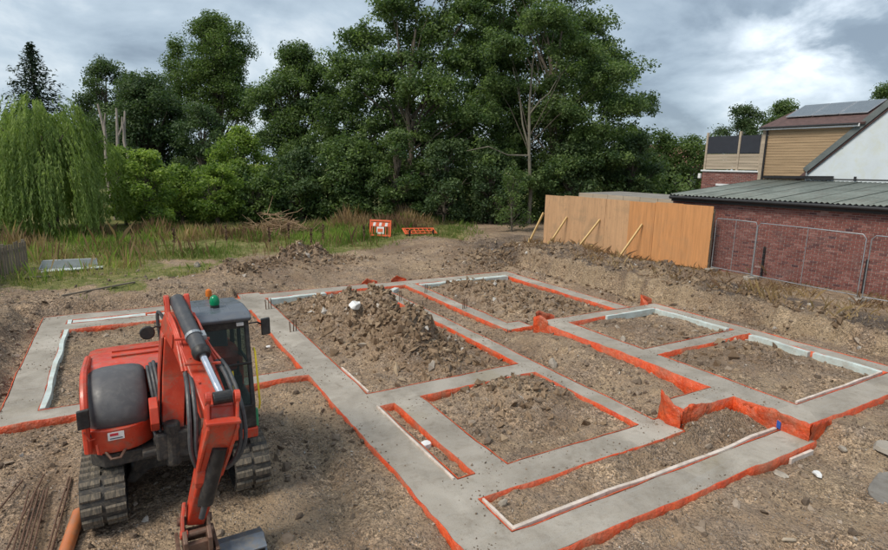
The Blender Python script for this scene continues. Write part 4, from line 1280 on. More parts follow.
# ------------------------------------------------------------------ foreground bars and pipe
bars = [(-1.62, 7.5, -1.36, 9.75), (-1.5, 7.45, -1.5, 9.35), (-1.44, 7.4, -1.42, 9.3), (-1.4, 7.5, -1.37, 9.28), (-1.35, 7.4, -1.31, 9.25), (-1.3, 7.5, -1.27, 9.3), (-1.14, 7.45, -1.02, 9.5), (-1.1, 7.5, -.99, 9.45), (-2.0, 8.0, -1.62, 9.7)]
barlab = ['rusty reinforcing bar lying across the left side of the bar bundle', 'leftmost straight rusty bar of the bundle beside the tracks', 'second rusty bar from the left in the bundle', 'third rusty bar from the left in the bundle', 'fourth rusty bar from the left in the bundle', 'rightmost rusty bar of the bundle on the ground',
          'left one of two rusty bars beside the orange drain pipe', 'right one of two rusty bars beside the orange drain pipe', 'single rusty bar lying apart at the lower left edge']
for q, (x0, y0, x1, y1) in enumerate(bars):
    z0, z1 = max(gz1(x0, y0), -.1)+.03, max(gz1(x1, y1), -.1)+.03
    mb = MB()
    mb.tube([(x0, y0, z0), ((x0+x1)/2+.01*math.sin(q*3), (y0+y1)/2, (z0+z1)/2+.012), (x1, y1, z1)], .013, 8)
    o = mb.build('steel_bar', M['rebar']); tag(o, barlab[q], 'steel bar', 'rusty bars left of the digger')
pr0, pr1 = np.array((-.99, 6.9, 0)), np.array((-.83, 8.28, 0))
zb = max(gz1(-.9, 7.6), gz1(-.83, 8.2), gz1(-.95, 7.2))+.07
pr0[2] = pr1[2] = zb
ring_o, ring_i = .08, .068
mb = MB()
t = (pr1-pr0)/np.linalg.norm(pr1-pr0); bq = np.cross(t, (0, 0, 1)); up = np.array((0, 0, 1.))
v = []; f = []
N_ = 24
for (p, r_o) in ((pr0, ring_o), (pr1, ring_o), (pr1, ring_i), (pr0, ring_i)):
    for i in range(N_):
        a = 2*math.pi*i/N_
        v.append(p + r_o*(math.cos(a)*bq+math.sin(a)*up))
for q in range(4):
    w = (q+1) % 4
    for i in range(N_):
        f.append((q*N_+i, q*N_+(i+1) % N_, w*N_+(i+1) % N_, w*N_+i))
o = mb.add(v, f).build('drain_pipe', M['pipe'], smooth=True); tag(o, 'orange plastic drain pipe lying on the ground beside the left track', 'pipe')

# debris
def scrap(name, x, y, w, l, h, m, lab, cat, rz=0, tilt=0, lift=0, bev=.01):
    b = MB(); r = np.random.default_rng(int(abs(x*100+y*10)))
    n = 9
    v = []
    for lev, sc in ((0, 1), (1, .85)):
        for i in range(n):
            a = 2*math.pi*i/n
            rr = 1+.2*r.normal()*.6
            v.append((w/2*math.copysign(abs(math.cos(a))**.6, math.cos(a))*rr*sc, l/2*math.copysign(abs(math.sin(a))**.6, math.sin(a))*rr*sc, h*lev*(1+.3*r.random())))
    f = [tuple(reversed(range(n))), tuple(range(n, 2*n))]+[(i, (i+1) % n, n+(i+1) % n, n+i) for i in range(n)]
    o = b.add(v, f).build(name, m, local=True, bevel=bev)
    o.location = (x, y, gz1(x, y)+lift); o.rotation_euler = (tilt, tilt*.4, rz)
    return tag(o, lab, cat)
scrap('plastic_scrap', 5.42, 14.35, .34, .3, .14, M['white'], 'white plastic bag caught on top of the big spoil heap', 'scrap', .4, .5, .05, .03)
scrap('paper_scrap', 4.25, 7.85, .22, .16, .07, M['white'], 'crumpled white scrap inside the narrow slot trench', 'scrap', .3, .2)
scrap('board_scrap', 9.45, 4.08, .2, .12, .04, M['white'], 'small white offcut on the gravel in front of the raised corner', 'scrap', .8, .15, .02)
scrap('stone_slab', 11.1, 3.85, .5, .3, .07, M['concrete'], 'pale flat slab lying near the round concrete patch', 'slab', .3, .05, .02)
scrap('timber_scrap', 7.3, 3.35, .2, .05, .03, M['cladding_old'], 'short pale stick on the gravel in the right foreground', 'stick', -.5, .05, .01)
scrap('paper_scrap', 3.1, 14.6, .14, .1, .03, M['white'], 'small white scrap on the soil right of the digger cab', 'scrap', .2, .1, .01)

# ------------------------------------------------------------------ plywood hoarding
A_, B_ = np.array((18.56, 21.96)), np.array((19.59, 13.35))
hz = .9; hh_ = 2.44
L_ = np.linalg.norm(B_-A_); tv = (B_-A_)/L_; nv = np.array((tv[1], -tv[0]))
if nv[0] > 0: nv = -nv
hoard = empty('plywood_hoarding', ((A_[0]+B_[0])/2, (A_[1]+B_[1])/2, hz))
tag(hoard, 'long orange plywood hoarding on raked timber props at the top of the bank', 'hoarding')
ns = 7
for i in range(ns):
    p0 = A_+tv*(L_*i/ns+.003); p1 = A_+tv*(L_*(i+1)/ns-.003)
    off = nv*(.004*((i*37) % 5))
    za, zb_ = hz+.008*((i*13) % 4), hz+hh_+.014*((i*7) % 4)
    if i == 2:      # sheet with a square notch cut in its foot
        q = lambda s, z: (*(p0+(p1-p0)*s+off), z)
        out2 = [(0, za), (.34, za), (.34, za+.32), (.56, za+.32), (.56, za), (1, za), (1, zb_), (0, zb_)]
        v = [q(s, z) for s, z in out2]+[(x-nv[0]*.018, y-nv[1]*.018, z) for x, y, z in [q(s, z) for s, z in out2]]
        m8 = 8
        f = [(0, 1, 2, 7), (2, 3, 6, 7), (3, 4, 5, 6), (8, 15, 10, 9), (10, 15, 14, 11), (11, 14, 13, 12)]+[(j, (j+1) % 8, 8+(j+1) % 8, 8+j) for j in range(8)]
        MB().add(v, f).build('plywood_sheet', M['ply_pale'], hoard)
    else:
        c = (p0+p1)/2+off-nv*.009
        b = MB(); b.obox((*c, (za+zb_)/2), (*((p1-p0)/2), 0), (*(nv*.009), 0), (0, 0, (zb_-za)/2))
        b.build('plywood_sheet', M['ply_pale'] if i < 4 else M['ply_orange'], hoard, bevel=.002)
for zr in (.25, 1.2, 2.25):
    b = MB(); c0 = A_-nv*.05; c1 = B_-nv*.05; b.bar((*c0, hz+zr), (*c1, hz+zr), .05, .1); b.build('rail', M['prop'], hoard)
for i in range(8):
    c = A_+tv*L_*i/7*.995-nv*.1
    b = MB(); b.box(c[0]-.05, c[0]+.05, c[1]-.05, c[1]+.05, hz-.4, hz+hh_-.1); b.build('post', M['fence_wood'], hoard)
for (s, top, reach, kk) in ((-.004, 1.55, .75, 1), (.175, 1.45, 1.0, 1), (.4, 1.5, 1.15, 1), (.655, 1.5, 1.2, 1)):
    c = A_+tv*L_*s; f0 = c+nv*reach-tv*.25
    b = MB(); zf = gz1(f0[0], f0[1]); b.bar((*(c+nv*.045), hz+top), (f0[0], f0[1], zf-.04), .055, .1, (*nv, 0)); b.build('prop', M['prop'], hoard, bevel=.004)
    b = MB(); b.bar((f0[0], f0[1], zf-.25), (f0[0]+.02, f0[1], zf+.22), .05, .05); b.build('stake', M['prop'], hoard)

# ------------------------------------------------------------------ Heras style mesh fence panels
def fence_panel(name, lab, p0, p1, z0, z1, h=2.0):
    p0 = np.array(p0, float); p1 = np.array(p1, float); L = np.linalg.norm(p1-p0)
    root = empty(name, ((p0[0]+p1[0])/2, (p0[1]+p1[1])/2, min(z0, z1)))
    def q(s, z): 
        c = p0+(p1-p0)*s
        return np.array((c[0], c[1], z0+(z1-z0)*s+z))
    b = MB(); b.tube([q(0, .0), q(0, h-.12), q(.03, h), q(.5, h+.01), q(.97, h), q(1, h-.12), q(1, .0)], .017, 8); b.tube([q(0, .12), q(1, .12)], .015, 8)
    b.build('frame', M['steel'], root, smooth=True)
    b = MB(); b.tube([q(.5, .12), q(.5, h)], .012, 6); b.build('centre_post', M['steel'], root)
    b = MB()
    for i in range(1, 24):
        b.bar(q(i/24, .13), q(i/24, h-.02), .0022, .0022)
    for i in range(1, 9):
        b.bar(q(.01, .12+i*(h-.14)/9), q(.99, .12+i*(h-.14)/9), .0022, .0022)
    tag(b.build('wire_mesh', M['wire'], root), kind='stuff')
    for s in (0, 1):
        c = q(s, 0); b = MB(); b.box(c[0]-.32, c[0]+.32, c[1]-.11, c[1]+.11, c[2]-.06, c[2]+.07); b.build('foot_block', M['concrete'], root, bevel=.03)
    return tag(root, lab, 'fence panel', 'mesh fence panels in front of the brick wall')
fence_panel('mesh_fence_panel', 'steel mesh fence panel nearest the plywood hoarding', (19.62, 13.2), (19.62, 11.6), .93, .92)
fence_panel('mesh_fence_panel', 'long steel mesh fence panel in the middle of the brick wall', (19.5, 11.5), (19.42, 8.1), .92, .9)
fence_panel('mesh_fence_panel', 'steel mesh fence panel cut off by the right edge of the picture', (19.4, 7.95), (19.5, 4.5), .9, .9)

# ------------------------------------------------------------------ low brick building with corrugated roof
wl0, wl1 = np.array((19.98, 15.5)), np.array((21.15, 3.8))     # far end, near end of the visible wall
low = empty('low_brick_building', (22, 10, .8))
tag(low, 'low red brick building with grey corrugated roof behind the mesh fence', 'building')
wd = (wl1-wl0)/np.linalg.norm(wl1-wl0); wL = np.linalg.norm(wl1-wl0); wn_ = np.array((wd[1], -wd[0]))
if wn_[0] > 0: wn_ = -wn_
def brickwork(parent, p0, dvec, nrm, L, z0, z1, seed, name='brickwork'):
    r = np.random.default_rng(seed)
    V = []; Fm = []; T = []
    c = 0; z = z0
    base = np.array([(0,3,2,1),(4,5,6,7),(0,1,5,4),(1,2,6,5),(2,3,7,6),(3,0,4,7)])
    while z < z1-.03:
        s = -(.1125 if c % 2 else 0)
        zt = min(z+.06, z1)
        while s < L:
            a, b_ = max(s, 0), min(s+.208, L)
            if b_-a > .03:
                pr_ = .006+.004*r.random()
                o = len(V)
                for zz in (z, zt):
                    for (ss, dd) in ((a, pr_), (b_, pr_), (b_, -.05), (a, -.05)):
                        pt = p0+dvec*ss+nrm*dd
                        V.append((pt[0], pt[1], zz))
                Fm.append(base+o)
                T += [float(np.clip(r.normal(.45, .17), 0, 1))]*6
            s += .225
        z += .075; c += 1
    o = mesh_np(name, np.array(V), np.concatenate(Fm), M['brick'], parent, tint=T)
    return tag(o, kind='stuff')
brickwork(low, wl0, wd, wn_, wL, .6, 3.55, 5)
b = MB(); mc = (wl0+wl1)/2-wn_*.16; b.obox((*mc, 2.05), (*(wd*wL/2), 0), (*(wn_*.155), 0), (0, 0, 1.5)); b.build('wall', M['mortar'], low)
# gable return wall on the far side
b = MB(); b.prism([(20.1, .6), (26.4, .6), (26.4, 4.2), (20.1, 3.6)], 'y', 15.2, 15.48); b.build('end_wall', M['far_wall'], low)
def roof_pt(s, u):    # s along eave 0..1, u up slope 0..1
    e = wl0+wn_*.22+(wl1-wl0)*s
    rr = np.array((26.55, 15.62+(3.5-15.62)*s))
    p = e+(rr-e)*u
    return p, 3.70+.06*s+(4.36-3.72)*u
SH = 12
for j in range(SH):
    n = 24; v = []; f = []
    for i in range(n+1):
        s = (j+(i/n)*1.03)/SH
        wv = .028*math.cos(2*math.pi*i/4.0)
        for u in (-.0, .52, 1.0):
            p, z = roof_pt(min(s, 1.02), u)
            v.append((p[0], p[1], z+wv+.006*(j % 2)))
    for i in range(n):
        for q in range(2):
            f.append((3*i+q, 3*i+3+q, 3*i+4+q, 3*i+1+q))
    o = MB().add(v, f).build('roof_sheet', M['corrugated'], low, smooth=True)
    md = o.modifiers.new('solid', 'SOLIDIFY'); md.thickness = .008
p0, z0 = roof_pt(0, 0); p1, z1 = roof_pt(1, 0)
b = MB(); b.tube([(p0[0]-.05, p0[1], z0-.1), (p1[0]-.05, p1[1], z1-.1)], .065, 10); b.build('gutter', M['gutter'], low, smooth=True)
b = MB(); b.bar((p0[0]+.08, p0[1], z0-.16), (p1[0]+.08, p1[1], z1-.16), .03, .2); b.build('fascia', M['gutter'], low)
pv, zv = roof_pt(0, 1.0)
b = MB(); b.bar((p0[0], p0[1]+.02, z0-.03), (pv[0], pv[1]+.02, zv-.03), .03, .14); b.build('verge_board', M['gutter'], low)
for s in (.33, .6):
    c = wl0+wd*wL*s+wn_*.05
    b = MB(); b.tube([(c[0], c[1], .9), (c[0], c[1], 2.0)], .04, 8); b.build('vent_pipe', M['gutter'], low)

# small flat roofed shed behind the hoarding
shed = empty('garden_shed', (22.6, 19.3, .7)); tag(shed, 'low flat roofed shed just showing over the plywood hoarding', 'shed')
b = MB(); b.box(21.5, 24.2, 16.4, 22.3, .5, 3.2); b.build('wall', M['fence_wood'], shed)
b = MB(); b.prism([(21.3, 3.2), (24.4, 3.34), (24.4, 3.46), (21.3, 3.4)], 'y', 16.3, 22.5); b.build('roof', M['felt'], shed)
for i in range(6):
    b = MB(); y0 = 16.32+i*1.02; b.box(21.27, 21.295, y0, y0+1.0, 3.16+.01*(i % 2), 3.41); b.build('fascia_board', M['cladding_old'], shed)

# ------------------------------------------------------------------ house with white gable and timber dormer
house = empty('white_gabled_house', (29, 10, .7)); tag(house, 'white rendered house gable with timber clad dormer and solar panels', 'house')
GXp = 26.5
b = MB(); b.prism([(14.6, .6), (14.6, 3.95), (13.73, 4.77), (9.0, 9.26), (4.4, 4.9), (4.4, .6)], 'x', GXp, GXp+.3); b.build('gable_wall', M['render_white'], house)
def slab(p, t):  # p: 4 points
    p = [np.array(q, float) for q in p]
    n = np.cross(p[1]-p[0], p[3]-p[0]); n /= np.linalg.norm(n)
    return MB().add([q for q in p]+[q+n*t for q in p], [(0, 3, 2, 1), (4, 5, 6, 7), (0, 1, 5, 4), (1, 2, 6, 5), (2, 3, 7, 6), (3, 0, 4, 7)])
slab([(GXp-.08, 9.0, 9.3), (GXp-.08, 14.75, 3.84), (GXp+9, 14.75, 3.84), (GXp+9, 9.0, 9.3)], .14).build('main_roof', M['tile'], house)
slab([(GXp-.08, 9.0, 9.3), (GXp+9, 9.0, 9.3), (GXp+9, 3.9, 4.4), (GXp-.08, 3.9, 4.4)], .14).build('main_roof', M['tile'], house)
b = MB(); b.bar((GXp-.1, 9.0, 9.38), (GXp-.1, 13.8, 4.8), .06, .24); b.build('verge', M['verge'], house)
# dormer cheek of horizontal boards
dz0, dz1 = 4.3, 6.62
nb = 19
for i in range(nb):
    za = dz0+(dz1-dz0)*i/nb; zb_ = dz0+(dz1-dz0)*(i+1)/nb-.012
    zm = (za+zb_)/2
    yr_ = 13.73-(zm-4.77)*(13.73-11.91)/(6.58-4.77) if zm > 4.77 else 13.73
    b = MB(); b.box(GXp-.05-.004*(i % 3), GXp-.02, yr_-.02, 15.72, za, zb_); b.build('cladding_board', M['cladding'], house)
b = MB(); b.prism([(15.68, 4.2), (13.75, 4.2), (13.75, 4.78), (11.95, 6.58), (15.68, 6.6)], 'x', GXp-.018, GXp+3.6); b.build('dormer_wall', M['cladding_old'], house)
b = MB(); b.box(GXp-.075, GXp+.0, 15.73, 15.93, 4.25, 6.6); b.build('corner_board', M['cladding_old'], house)
b = MB(); b.bar((GXp-.07, 13.72, 4.33), (GXp-.07, 13.72, 4.8), .05, .07); b.bar((GXp-.075, 13.74, 4.78), (GXp-.075, 11.95, 6.57), .05, .06); b.build('flashing', M['alu'], house)
b = MB(); b.tube([(GXp-.12, 15.7, 6.6), (GXp-.12, 15.69, 4.3)], .045, 8); b.build('downpipe', M['gutter'], house)
rp = lambda y, u: np.array((GXp-.2+u*2.4, y, 6.68+u*1.02))
slab([rp(16.0, 0), rp(11.7, 0), rp(11.7, 1), rp(15.5, 1)], .08).build('dormer_roof', M['tile'], house)
b = MB(); b.bar((GXp-.24, 16.02, 6.66), (GXp-.24, 11.86, 6.66), .03, .12); b.build('fascia', M['fascia_white'], house)
b = MB(); b.tube([(GXp-.29, 16.0, 6.7), (GXp-.29, 11.9, 6.7)], .04, 8); b.build('gutter', M['gutter'], house)
for i in range(3):
    y1 = 15.35-i*1.12; y0 = y1-1.09
    p_ = [rp(y1-.0, .36), rp(y0, .36), rp(y0, .98), rp(y1, .98)]
    off = np.array((-.05, 0, .14)); p_ = [q+off for q in p_]
    sp = slab(p_, .035).build('solar_panel', M['alu'], house)
    c = sum(p_)/4; n_ = np.cross(p_[1]-p_[0], p_[3]-p_[0]); n_ /= np.linalg.norm(n_)
    slab([c+(q-c)*.95+n_*.031 for q in p_], .008).build('panel_glass', M['solar'], sp)
b = MB(); b.tube([(GXp-.25, 13.4, 4.47), (GXp-.25, 13.4, 4.43), (GXp-.25, 10.5, 4.46)], .03, 8); b.bar((GXp-.12, 15.6, 4.46), (GXp-.12, 12.6, 4.52), .1, .12); b.build('ridge_flashing', M['gutter'], house)
b = MB(); b.box(GXp-.03, GXp, 12.44, 12.58, 5.74, 5.86); b.build('air_vent', M['alu'], house)
b = MB(); b.tube([(GXp-.1, 11.78, 4.4), (GXp-.1, 11.78, 4.58)], .05, 8); b.build('roof_vent', M['gutter'], house)
# brick terrace with screen fence
ter = empty('brick_terrace', (28, 17.5, .7)); tag(ter, 'red brick flat roofed extension with black screened fence on top', 'building')
b = MB(); b.box(26.56, 30, 15.98, 18.98, .6, 4.66); b.build('wall', M['mortar'], ter)
brickwork(ter, np.array((26.56, 18.98)), np.array((0, -1.)), np.array((-1., 0)), 3.02, 2.6, 4.64, 9)
b = MB(); b.box(26.48, 30.05, 15.95, 19.05, 4.665, 4.74); b.build('coping', M['fascia_white'], ter, bevel=.01)
b = MB(); b.box(26.42, 26.55, 19.0, 19.14, 4.3, 4.55); b.build('hopper', M['white'], ter, bevel=.02)
b = MB(); b.box(26.48, 26.552, 15.9, 18.1, 3.96, 4.06); b.build('white_trim', M['fascia_white'], ter)
for y in (18.9, 17.12, 16.0):
    b = MB(); b.box(26.55, 26.65, y-.05, y+.05, 4.74, 6.62 if y > 16.5 else 6.45); b.build('post', M['cladding_old'], ter)
for (ya, yb) in ((17.18, 18.84), (16.06, 17.06)):
    for i in range(5):
        b = MB(); b.box(26.58, 26.61, ya, yb, 4.79+.152*i, 4.79+.152*i+.14); b.build('slat', M['cladding_old'], ter)
    b = MB(); b.box(26.57, 26.6, ya, yb, 5.57, 6.42); b.build('screen', M['screen'], ter)

# ------------------------------------------------------------------ barriers at the far edge
def barrier(lab, loc, rz, tilt, upright=True, w=1.3, h=1.0):
    root = empty('barrier', (0, 0, 0))
    m_ = M['barrier']
    b = MB()
    b.box(-w/2, -w/2+.09, -.025, .025, .0, h); b.box(w/2-.09, w/2, -.025, .025, 0, h)
    b.box(-w/2+.09, w/2-.09, -.022, .022, h-.1, h); b.box(-w/2+.09, w/2-.09, -.022, .022, .06, .15)
    b.build('frame', m_, root, bevel=.01, local=True)
    b = MB(); b.box(-w/2+.09, w/2-.09, -.02, .02, h*.62, h*.86) if upright else b.box(-w/2+.09, w/2-.09, -.02, .02, h*.46, h*.56); b.build('top_board', m_, root, local=True)
    if upright:
        for i in range(3):
            b = MB(); x = -w/2+.2+i*.36; b.obox((x+.09, -.024, h*.74), (.075, 0, .0), (0, .003, 0), (.02, 0, h*.1)); b.build('reflector', M['white'], root, local=True)
        b = MB(); b.box(-.22, .22, -.02, .02, .2, h*.6); b.build('sign_board', M['white'], root, local=True)
        b = MB(); b.box(-.16, .16, -.026, -.021, .3, .5); b.build('sign_print', m_, root, local=True)
    for i in range(7):
        x = -w/2+.16+i*(w-.32)/6
        b = MB(); b.box(x-.02, x+.02, -.012, .012, .15, h*.62 if upright else h-.1); b.build('bar', m_, root, local=True)
    for s in (-1, 1):
        b = MB(); b.box(s*w*.36-.05, s*w*.36+.05, -.25, .25, -.04, .03); b.build('foot', M['gutter'], root, bevel=.01, local=True)
    root.location = loc; root.rotation_euler = (tilt, 0, rz)
    return tag(root, lab, 'barrier')
px_, py_ = 12.75, 29.4
barrier('orange and white plastic barrier standing upright at the edge of the grass', (px_, py_, gz1(px_, py_)+.02), -.75, -.12)
px_, py_ = 14.75, 28.1
barrier('orange plastic barrier lying flat on the grass under the big tree', (px_, py_, gz1(px_, py_)+.12), -.25, -1.35, False, 1.9, 1.0)

# ------------------------------------------------------------------ left fence and stored sheets
lf = empty('timber_fence', (-3.75, 25.5, .4)); tag(lf, 'old low timber board fence at the left edge under the willow', 'fence')
f0, f1 = np.array((-4.6, 21.9)), np.array((-3.42, 27.2))
nbd = 34
for i in range(nbd):
    c = f0+(f1-f0)*(i+.5)/nbd; t = (f1-f0)/np.linalg.norm(f1-f0)
    zg = gz1(*c)
    lean = .02*math.sin(i*2.1)
    b = MB(); b.obox((c[0]+lean, c[1], zg+.5+.02*math.sin(i*5)), (*(t*.068), 0), (t[1]*.011, -t[0]*.011, 0), (lean*.5, 0, .56)); b.build('fence_board', M['fence_wood'], lf)
for i in range(4):
    c = f0+(f1-f0)*i/3; zg = gz1(*c)
    b = MB(); b.box(c[0]-.13, c[0]-.03, c[1]-.05, c[1]+.05, zg-.2, zg+1.15); b.build('post', M['fence_wood'], lf)
b = MB(); b.bar((f0[0]-.03, f0[1], gz1(*f0)+.85), (f1[0]-.03, f1[1], gz1(*f1)+.85), .04, .08); b.build('rail', M['fence_wood'], lf)
sh = empty('stored_panel', (-1.9, 26.3, .4)); tag(sh, 'grey mesh panel propped on white boards below the willow', 'panel')
zg = gz1(-1.9, 26.2)
b = MB(); b.tube([(-3.0, 26.4, zg+.1), (-2.9, 27.0, zg+.36), (-1.1, 26.85, zg+.36), (-1.0, 26.2, zg+.1), (-3.0, 26.4, zg+.1)], .03, 6); b.build('frame', M['steel'], sh)
b = MB(); b.obox((-2.0, 26.6, zg+.23), (.95, -.08, 0), (0, .004, -.008), (0, .3, .13)); b.build('sheet', M['verge'], sh)
for i in range(3):
    b = MB(); b.obox((-1.95+.06*i, 26.15-.1*i, zg+.04+.045*i), (1.0, -.06+.05*i, .01), (.01, .17, 0), (0, 0, .018)); b.build('white_board', M['board_white'], sh, bevel=.004)
pl = MB(); pl.bar((-3.4, 24.6, gz1(-3.4, 24.6)+.05), (-2.5, 24.9, gz1(-2.5, 24.9)+.05), .14, .04); o = pl.build('timber_plank', M['fence_wood']); tag(o, 'weathered plank lying in the grass beside the left fence', 'plank')
pl = MB(); pl.bar((-1.9, 21.2, gz1(-1.9, 21.2)+.05), (.2, 22.4, gz1(.2, 22.4)+.04), .07, .05); o = pl.build('timber_plank', M['fence_wood']); tag(o, 'long thin grey pole lying on the grass bank behind the left strip', 'pole')

# ------------------------------------------------------------------ trees and plants
def unit(v):
    return v/(np.linalg.norm(v, axis=-1, keepdims=True)+1e-9)
def leaf_quads(P, N, size, r, aspect=.55, T=None):
    n = len(P)
    if T is None:
        T = r.normal(size=(n, 3))
    N = unit(N); T = T-N*np.sum(T*N, 1)[:, None]; T = unit(T); B = np.cross(N, T)
    s = (size*(.65+.7*r.random(n)))[:, None]
    V = np.stack([P-T*s*.5, P+B*s*aspect*.5+N*s*.06, P+T*s*.5, P-B*s*aspect*.5+N*s*.06], 1)
    return V.reshape(-1, 3), np.arange(4*n).reshape(n, 4)
def clump_leaves(C, R, per, size, r, up=.7, flat=.75, tint_c=None):
    n = len(C)
    d = unit(r.normal(size=(n, per, 3)))*(r.random((n, per, 1))**(1/2.2))
    P = C[:, None]+d*R[:, None, None]*np.array([1, 1, flat])
    Nn = r.normal(size=(n, per, 3))*.75+d*.7+np.array([0, 0, up])
    t = (tint_c if tint_c is not None else r.random(n))[:, None]+.22*r.normal(size=(n, per))
    V, Fm = leaf_quads(P.reshape(-1, 3), Nn.reshape(-1, 3), size, r)
    return V, Fm, np.clip(t, 0, 1).ravel()
def crown_points(lobes, dens, r, inner=.45):
    C = []
    for (cx_, cy_, cz_, rx, ry, rz) in lobes:
        n = max(4, int(dens*(rx*ry+ry*rz+rx*rz)))
        d = unit(r.normal(size=(n, 3)))
        d[:, 2] = np.where(d[:, 2] < -.5, -d[:, 2]*.3, d[:, 2])
        rad = inner+(1-inner)*r.random(n)**.5
        rad *= 1+.2*r.normal(size=n)
        C.append(np.array([cx_, cy_, cz_])+d*rad[:, None]*np.array([rx, ry, rz]))
    return np.concatenate(C)
def limbs(mb, trunk, targets, r, r0, wig=.5):
    trunk = [np.array(p, float) for p in trunk]
    for (t_, rad) in targets:
        zmax = trunk[-1][2]
        zz = min(max(t_[2]*.55, trunk[0][2]+(zmax-trunk[0][2])*.3), zmax)
        k = min(range(len(trunk)), key=lambda i: abs(trunk[i][2]-zz))
        a = trunk[k]
        m1 = a+(t_-a)*.35+r.normal(size=3)*wig*.3+np.array([0, 0, .2]); m2 = a+(t_-a)*.7+r.normal(size=3)*wig*.3
        mb.tube([a, m1, m2, t_], [rad, rad*.75, rad*.5, rad*.22], 5, cap=False)
def auto_lobes(R, z0, z1, r, n=12):
    n = int(n*2.0)
    L = []
    for i in range(n):
        f = (i+.5)/n
        z = z0+(z1-z0)*(.07+.85*f)
        env = math.sin(math.pi*min(max((f*.82+.16), 0), 1))**.65
        a = i*2.4+r.random()*.8
        rr = R*env*(.25+.62*r.random())
        lr = R*(.2+.13*r.random())*(.75+.35*env)
        L.append((rr*math.cos(a), rr*math.sin(a), z, lr, lr, min(lr*.85, (z1-z0)*.28)))
    L.append((0, 0, z1-R*.26, R*.3, R*.3, R*.26))
    return L
MESHCACHE = {}
def tree(name, lab, px, hw, top, depth, leafmat, seed, cat='tree', bark='bark', z0=.45, lobes=None, dens=5.2, per=85, lsize=.2, clump=.68, crown_from=.22, trunk_r=None, trunk=None, group=None, n_lobes=12, up=.7, nl=40):
    r = np.random.default_rng(seed)
    base = at(px, horizon(px), depth)
    bx, by = base[0], base[1]
    R = hw*depth/F_PX
    zt = CAM_H+(horizon(px)-top)*depth/F_PX
    H = zt-z0
    root = empty(name, (bx, by, z0)); tag(root, lab, cat, group)
    if lobes is None:
        lobes = auto_lobes(R, H*crown_from, H, r, n_lobes)
    C = crown_points(lobes, dens, r)
    rad = clump*(.7+.6*r.random(len(C)))
    V, Fm, t = clump_leaves(C, rad, per, lsize, r, up=up, tint_c=np.clip(.42+.27*r.normal(size=len(C)), 0, 1))
    cr = mesh_np('crown', V+np.array([bx, by, z0]), Fm, M[leafmat], root, tint=t)
    mb = MB()
    tr_ = trunk_r or max(.08, R*.06)
    tp = trunk or [(0, 0, -.3), (.1*R*.2, 0, H*.2), (-.05*R, .03*R, H*.45), (.03*R, 0, H*.75)]
    mb.tube(tp, [tr_*(1.25-.95*i/(len(tp)-1)) for i in range(len(tp))], 8)
    fine = []
    for i in range(len(tp)-1):
        for q in range(6):
            fine.append(np.array(tp[i])+(np.array(tp[i+1])-np.array(tp[i]))*q/6)
    tg = [(np.array(l[:3]), tr_*(.45 if nl > 20 else .2)) for l in lobes]
    pick = r.choice(len(C), min(len(C), nl), replace=False)
    tg += [(C[i], tr_*.22) for i in pick]
    if nl == 0:
        tg = [(np.array(l[:3]), .035) for l in lobes if l[2] > 9.3]
    mb.v = [(x+bx, y+by, z+z0) for x, y, z in mb.v]
    mb.build('trunk', M[bark], root, smooth=True)
    mb = MB()
    limbs(mb, fine, tg, r, tr_)
    mb.v = [(x+bx, y+by, z+z0) for x, y, z in mb.v]
    mb.build('branches', M['bark'], root, smooth=True)
    return root
# far belt of trees that closes the horizon
def far_wood():
    r = np.random.default_rng(901)
    C = []
    for px in np.arange(-200, 1100, 7.0):
        dpt = 95+25*r.random()
        p = at(px, horizon(px), dpt)
        h = 5.6+2.2*float(vn(px*.02, 3.3, 7))*2+1.0*r.random()
        for z in np.arange(.8, h, 1.35):
            C.append((p[0]+r.normal()*1.2, p[1]+r.normal()*1.2, z))
    C = np.array(C)
    V, Fm, t = clump_leaves(C, 1.5*(.7+.6*r.random(len(C))), 34, .62, r)
    tag(mesh_np('far_wood', V, Fm, M['leaf_dark'], tint=t), 'distant wood closing the horizon behind the gardens', 'wood', kind='stuff')
far_wood()
def thicket():
    r = np.random.default_rng(902)
    C = []
    for px in np.arange(110, 720, 2.4):
        dpt = 38.5+4.5*r.random()
        p = at(px, horizon(px), dpt)
        h = 2.9+1.8*float(vn(px*.03, 5.3, 7))+.8*r.random()
        for z in np.arange(.4, .4+h, .6):
            C.append((p[0]+r.normal()*.5, p[1]+r.normal()*.5, z+.2*r.random()))
    C = np.array(C)
    V, Fm, t = clump_leaves(C, .55*(.7+.6*r.random(len(C))), 38, .26, r)
    tag(mesh_np('thicket', V, Fm, M['leaf_oak'], tint=t), 'dark tangled thicket along the foot of the trees', 'thicket', kind='stuff')
thicket()
# -- the big oak group in the middle
def crown_masses(px, depth, z0, masses, seed):
    """crown lobes from (pixel x, pixel y, pixel radius) at the tree's own depth, each at its own distance"""
    r = np.random.default_rng(seed)
    base = at(px, horizon(px), depth)
    out_ = []
    for (mx_, my_, mr_) in masses:
        dd = depth+r.uniform(-2.2, 2.2)
        p_ = at(mx_, my_, dd); q_ = mr_*dd/F_PX
        out_.append((p_[0]-base[0], p_[1]-base[1], p_[2]-z0, q_, q_*1.1, q_*.85))
    return out_
OAK_A = [(345, 75, 24), (338, 118, 26), (350, 160, 28), (366, 42, 24), (392, 12, 26), (378, 84, 30), (385, 132, 32), (420, -14, 26), (424, 36, 30), (432, 90, 34), (430, 146, 36), (460, -22, 28), (466, 18, 26), (398, 176, 28), (452, 184, 28), (470, 66, 25), (474, 122, 30), (350, 192, 24), (412, 200, 24), (486, 2, 20), (488, 44, 20), (446, 62, 22), (405, 62, 24), (330, 150, 24), (375, 160, 26), (462, 155, 26), (484, 92, 20)]
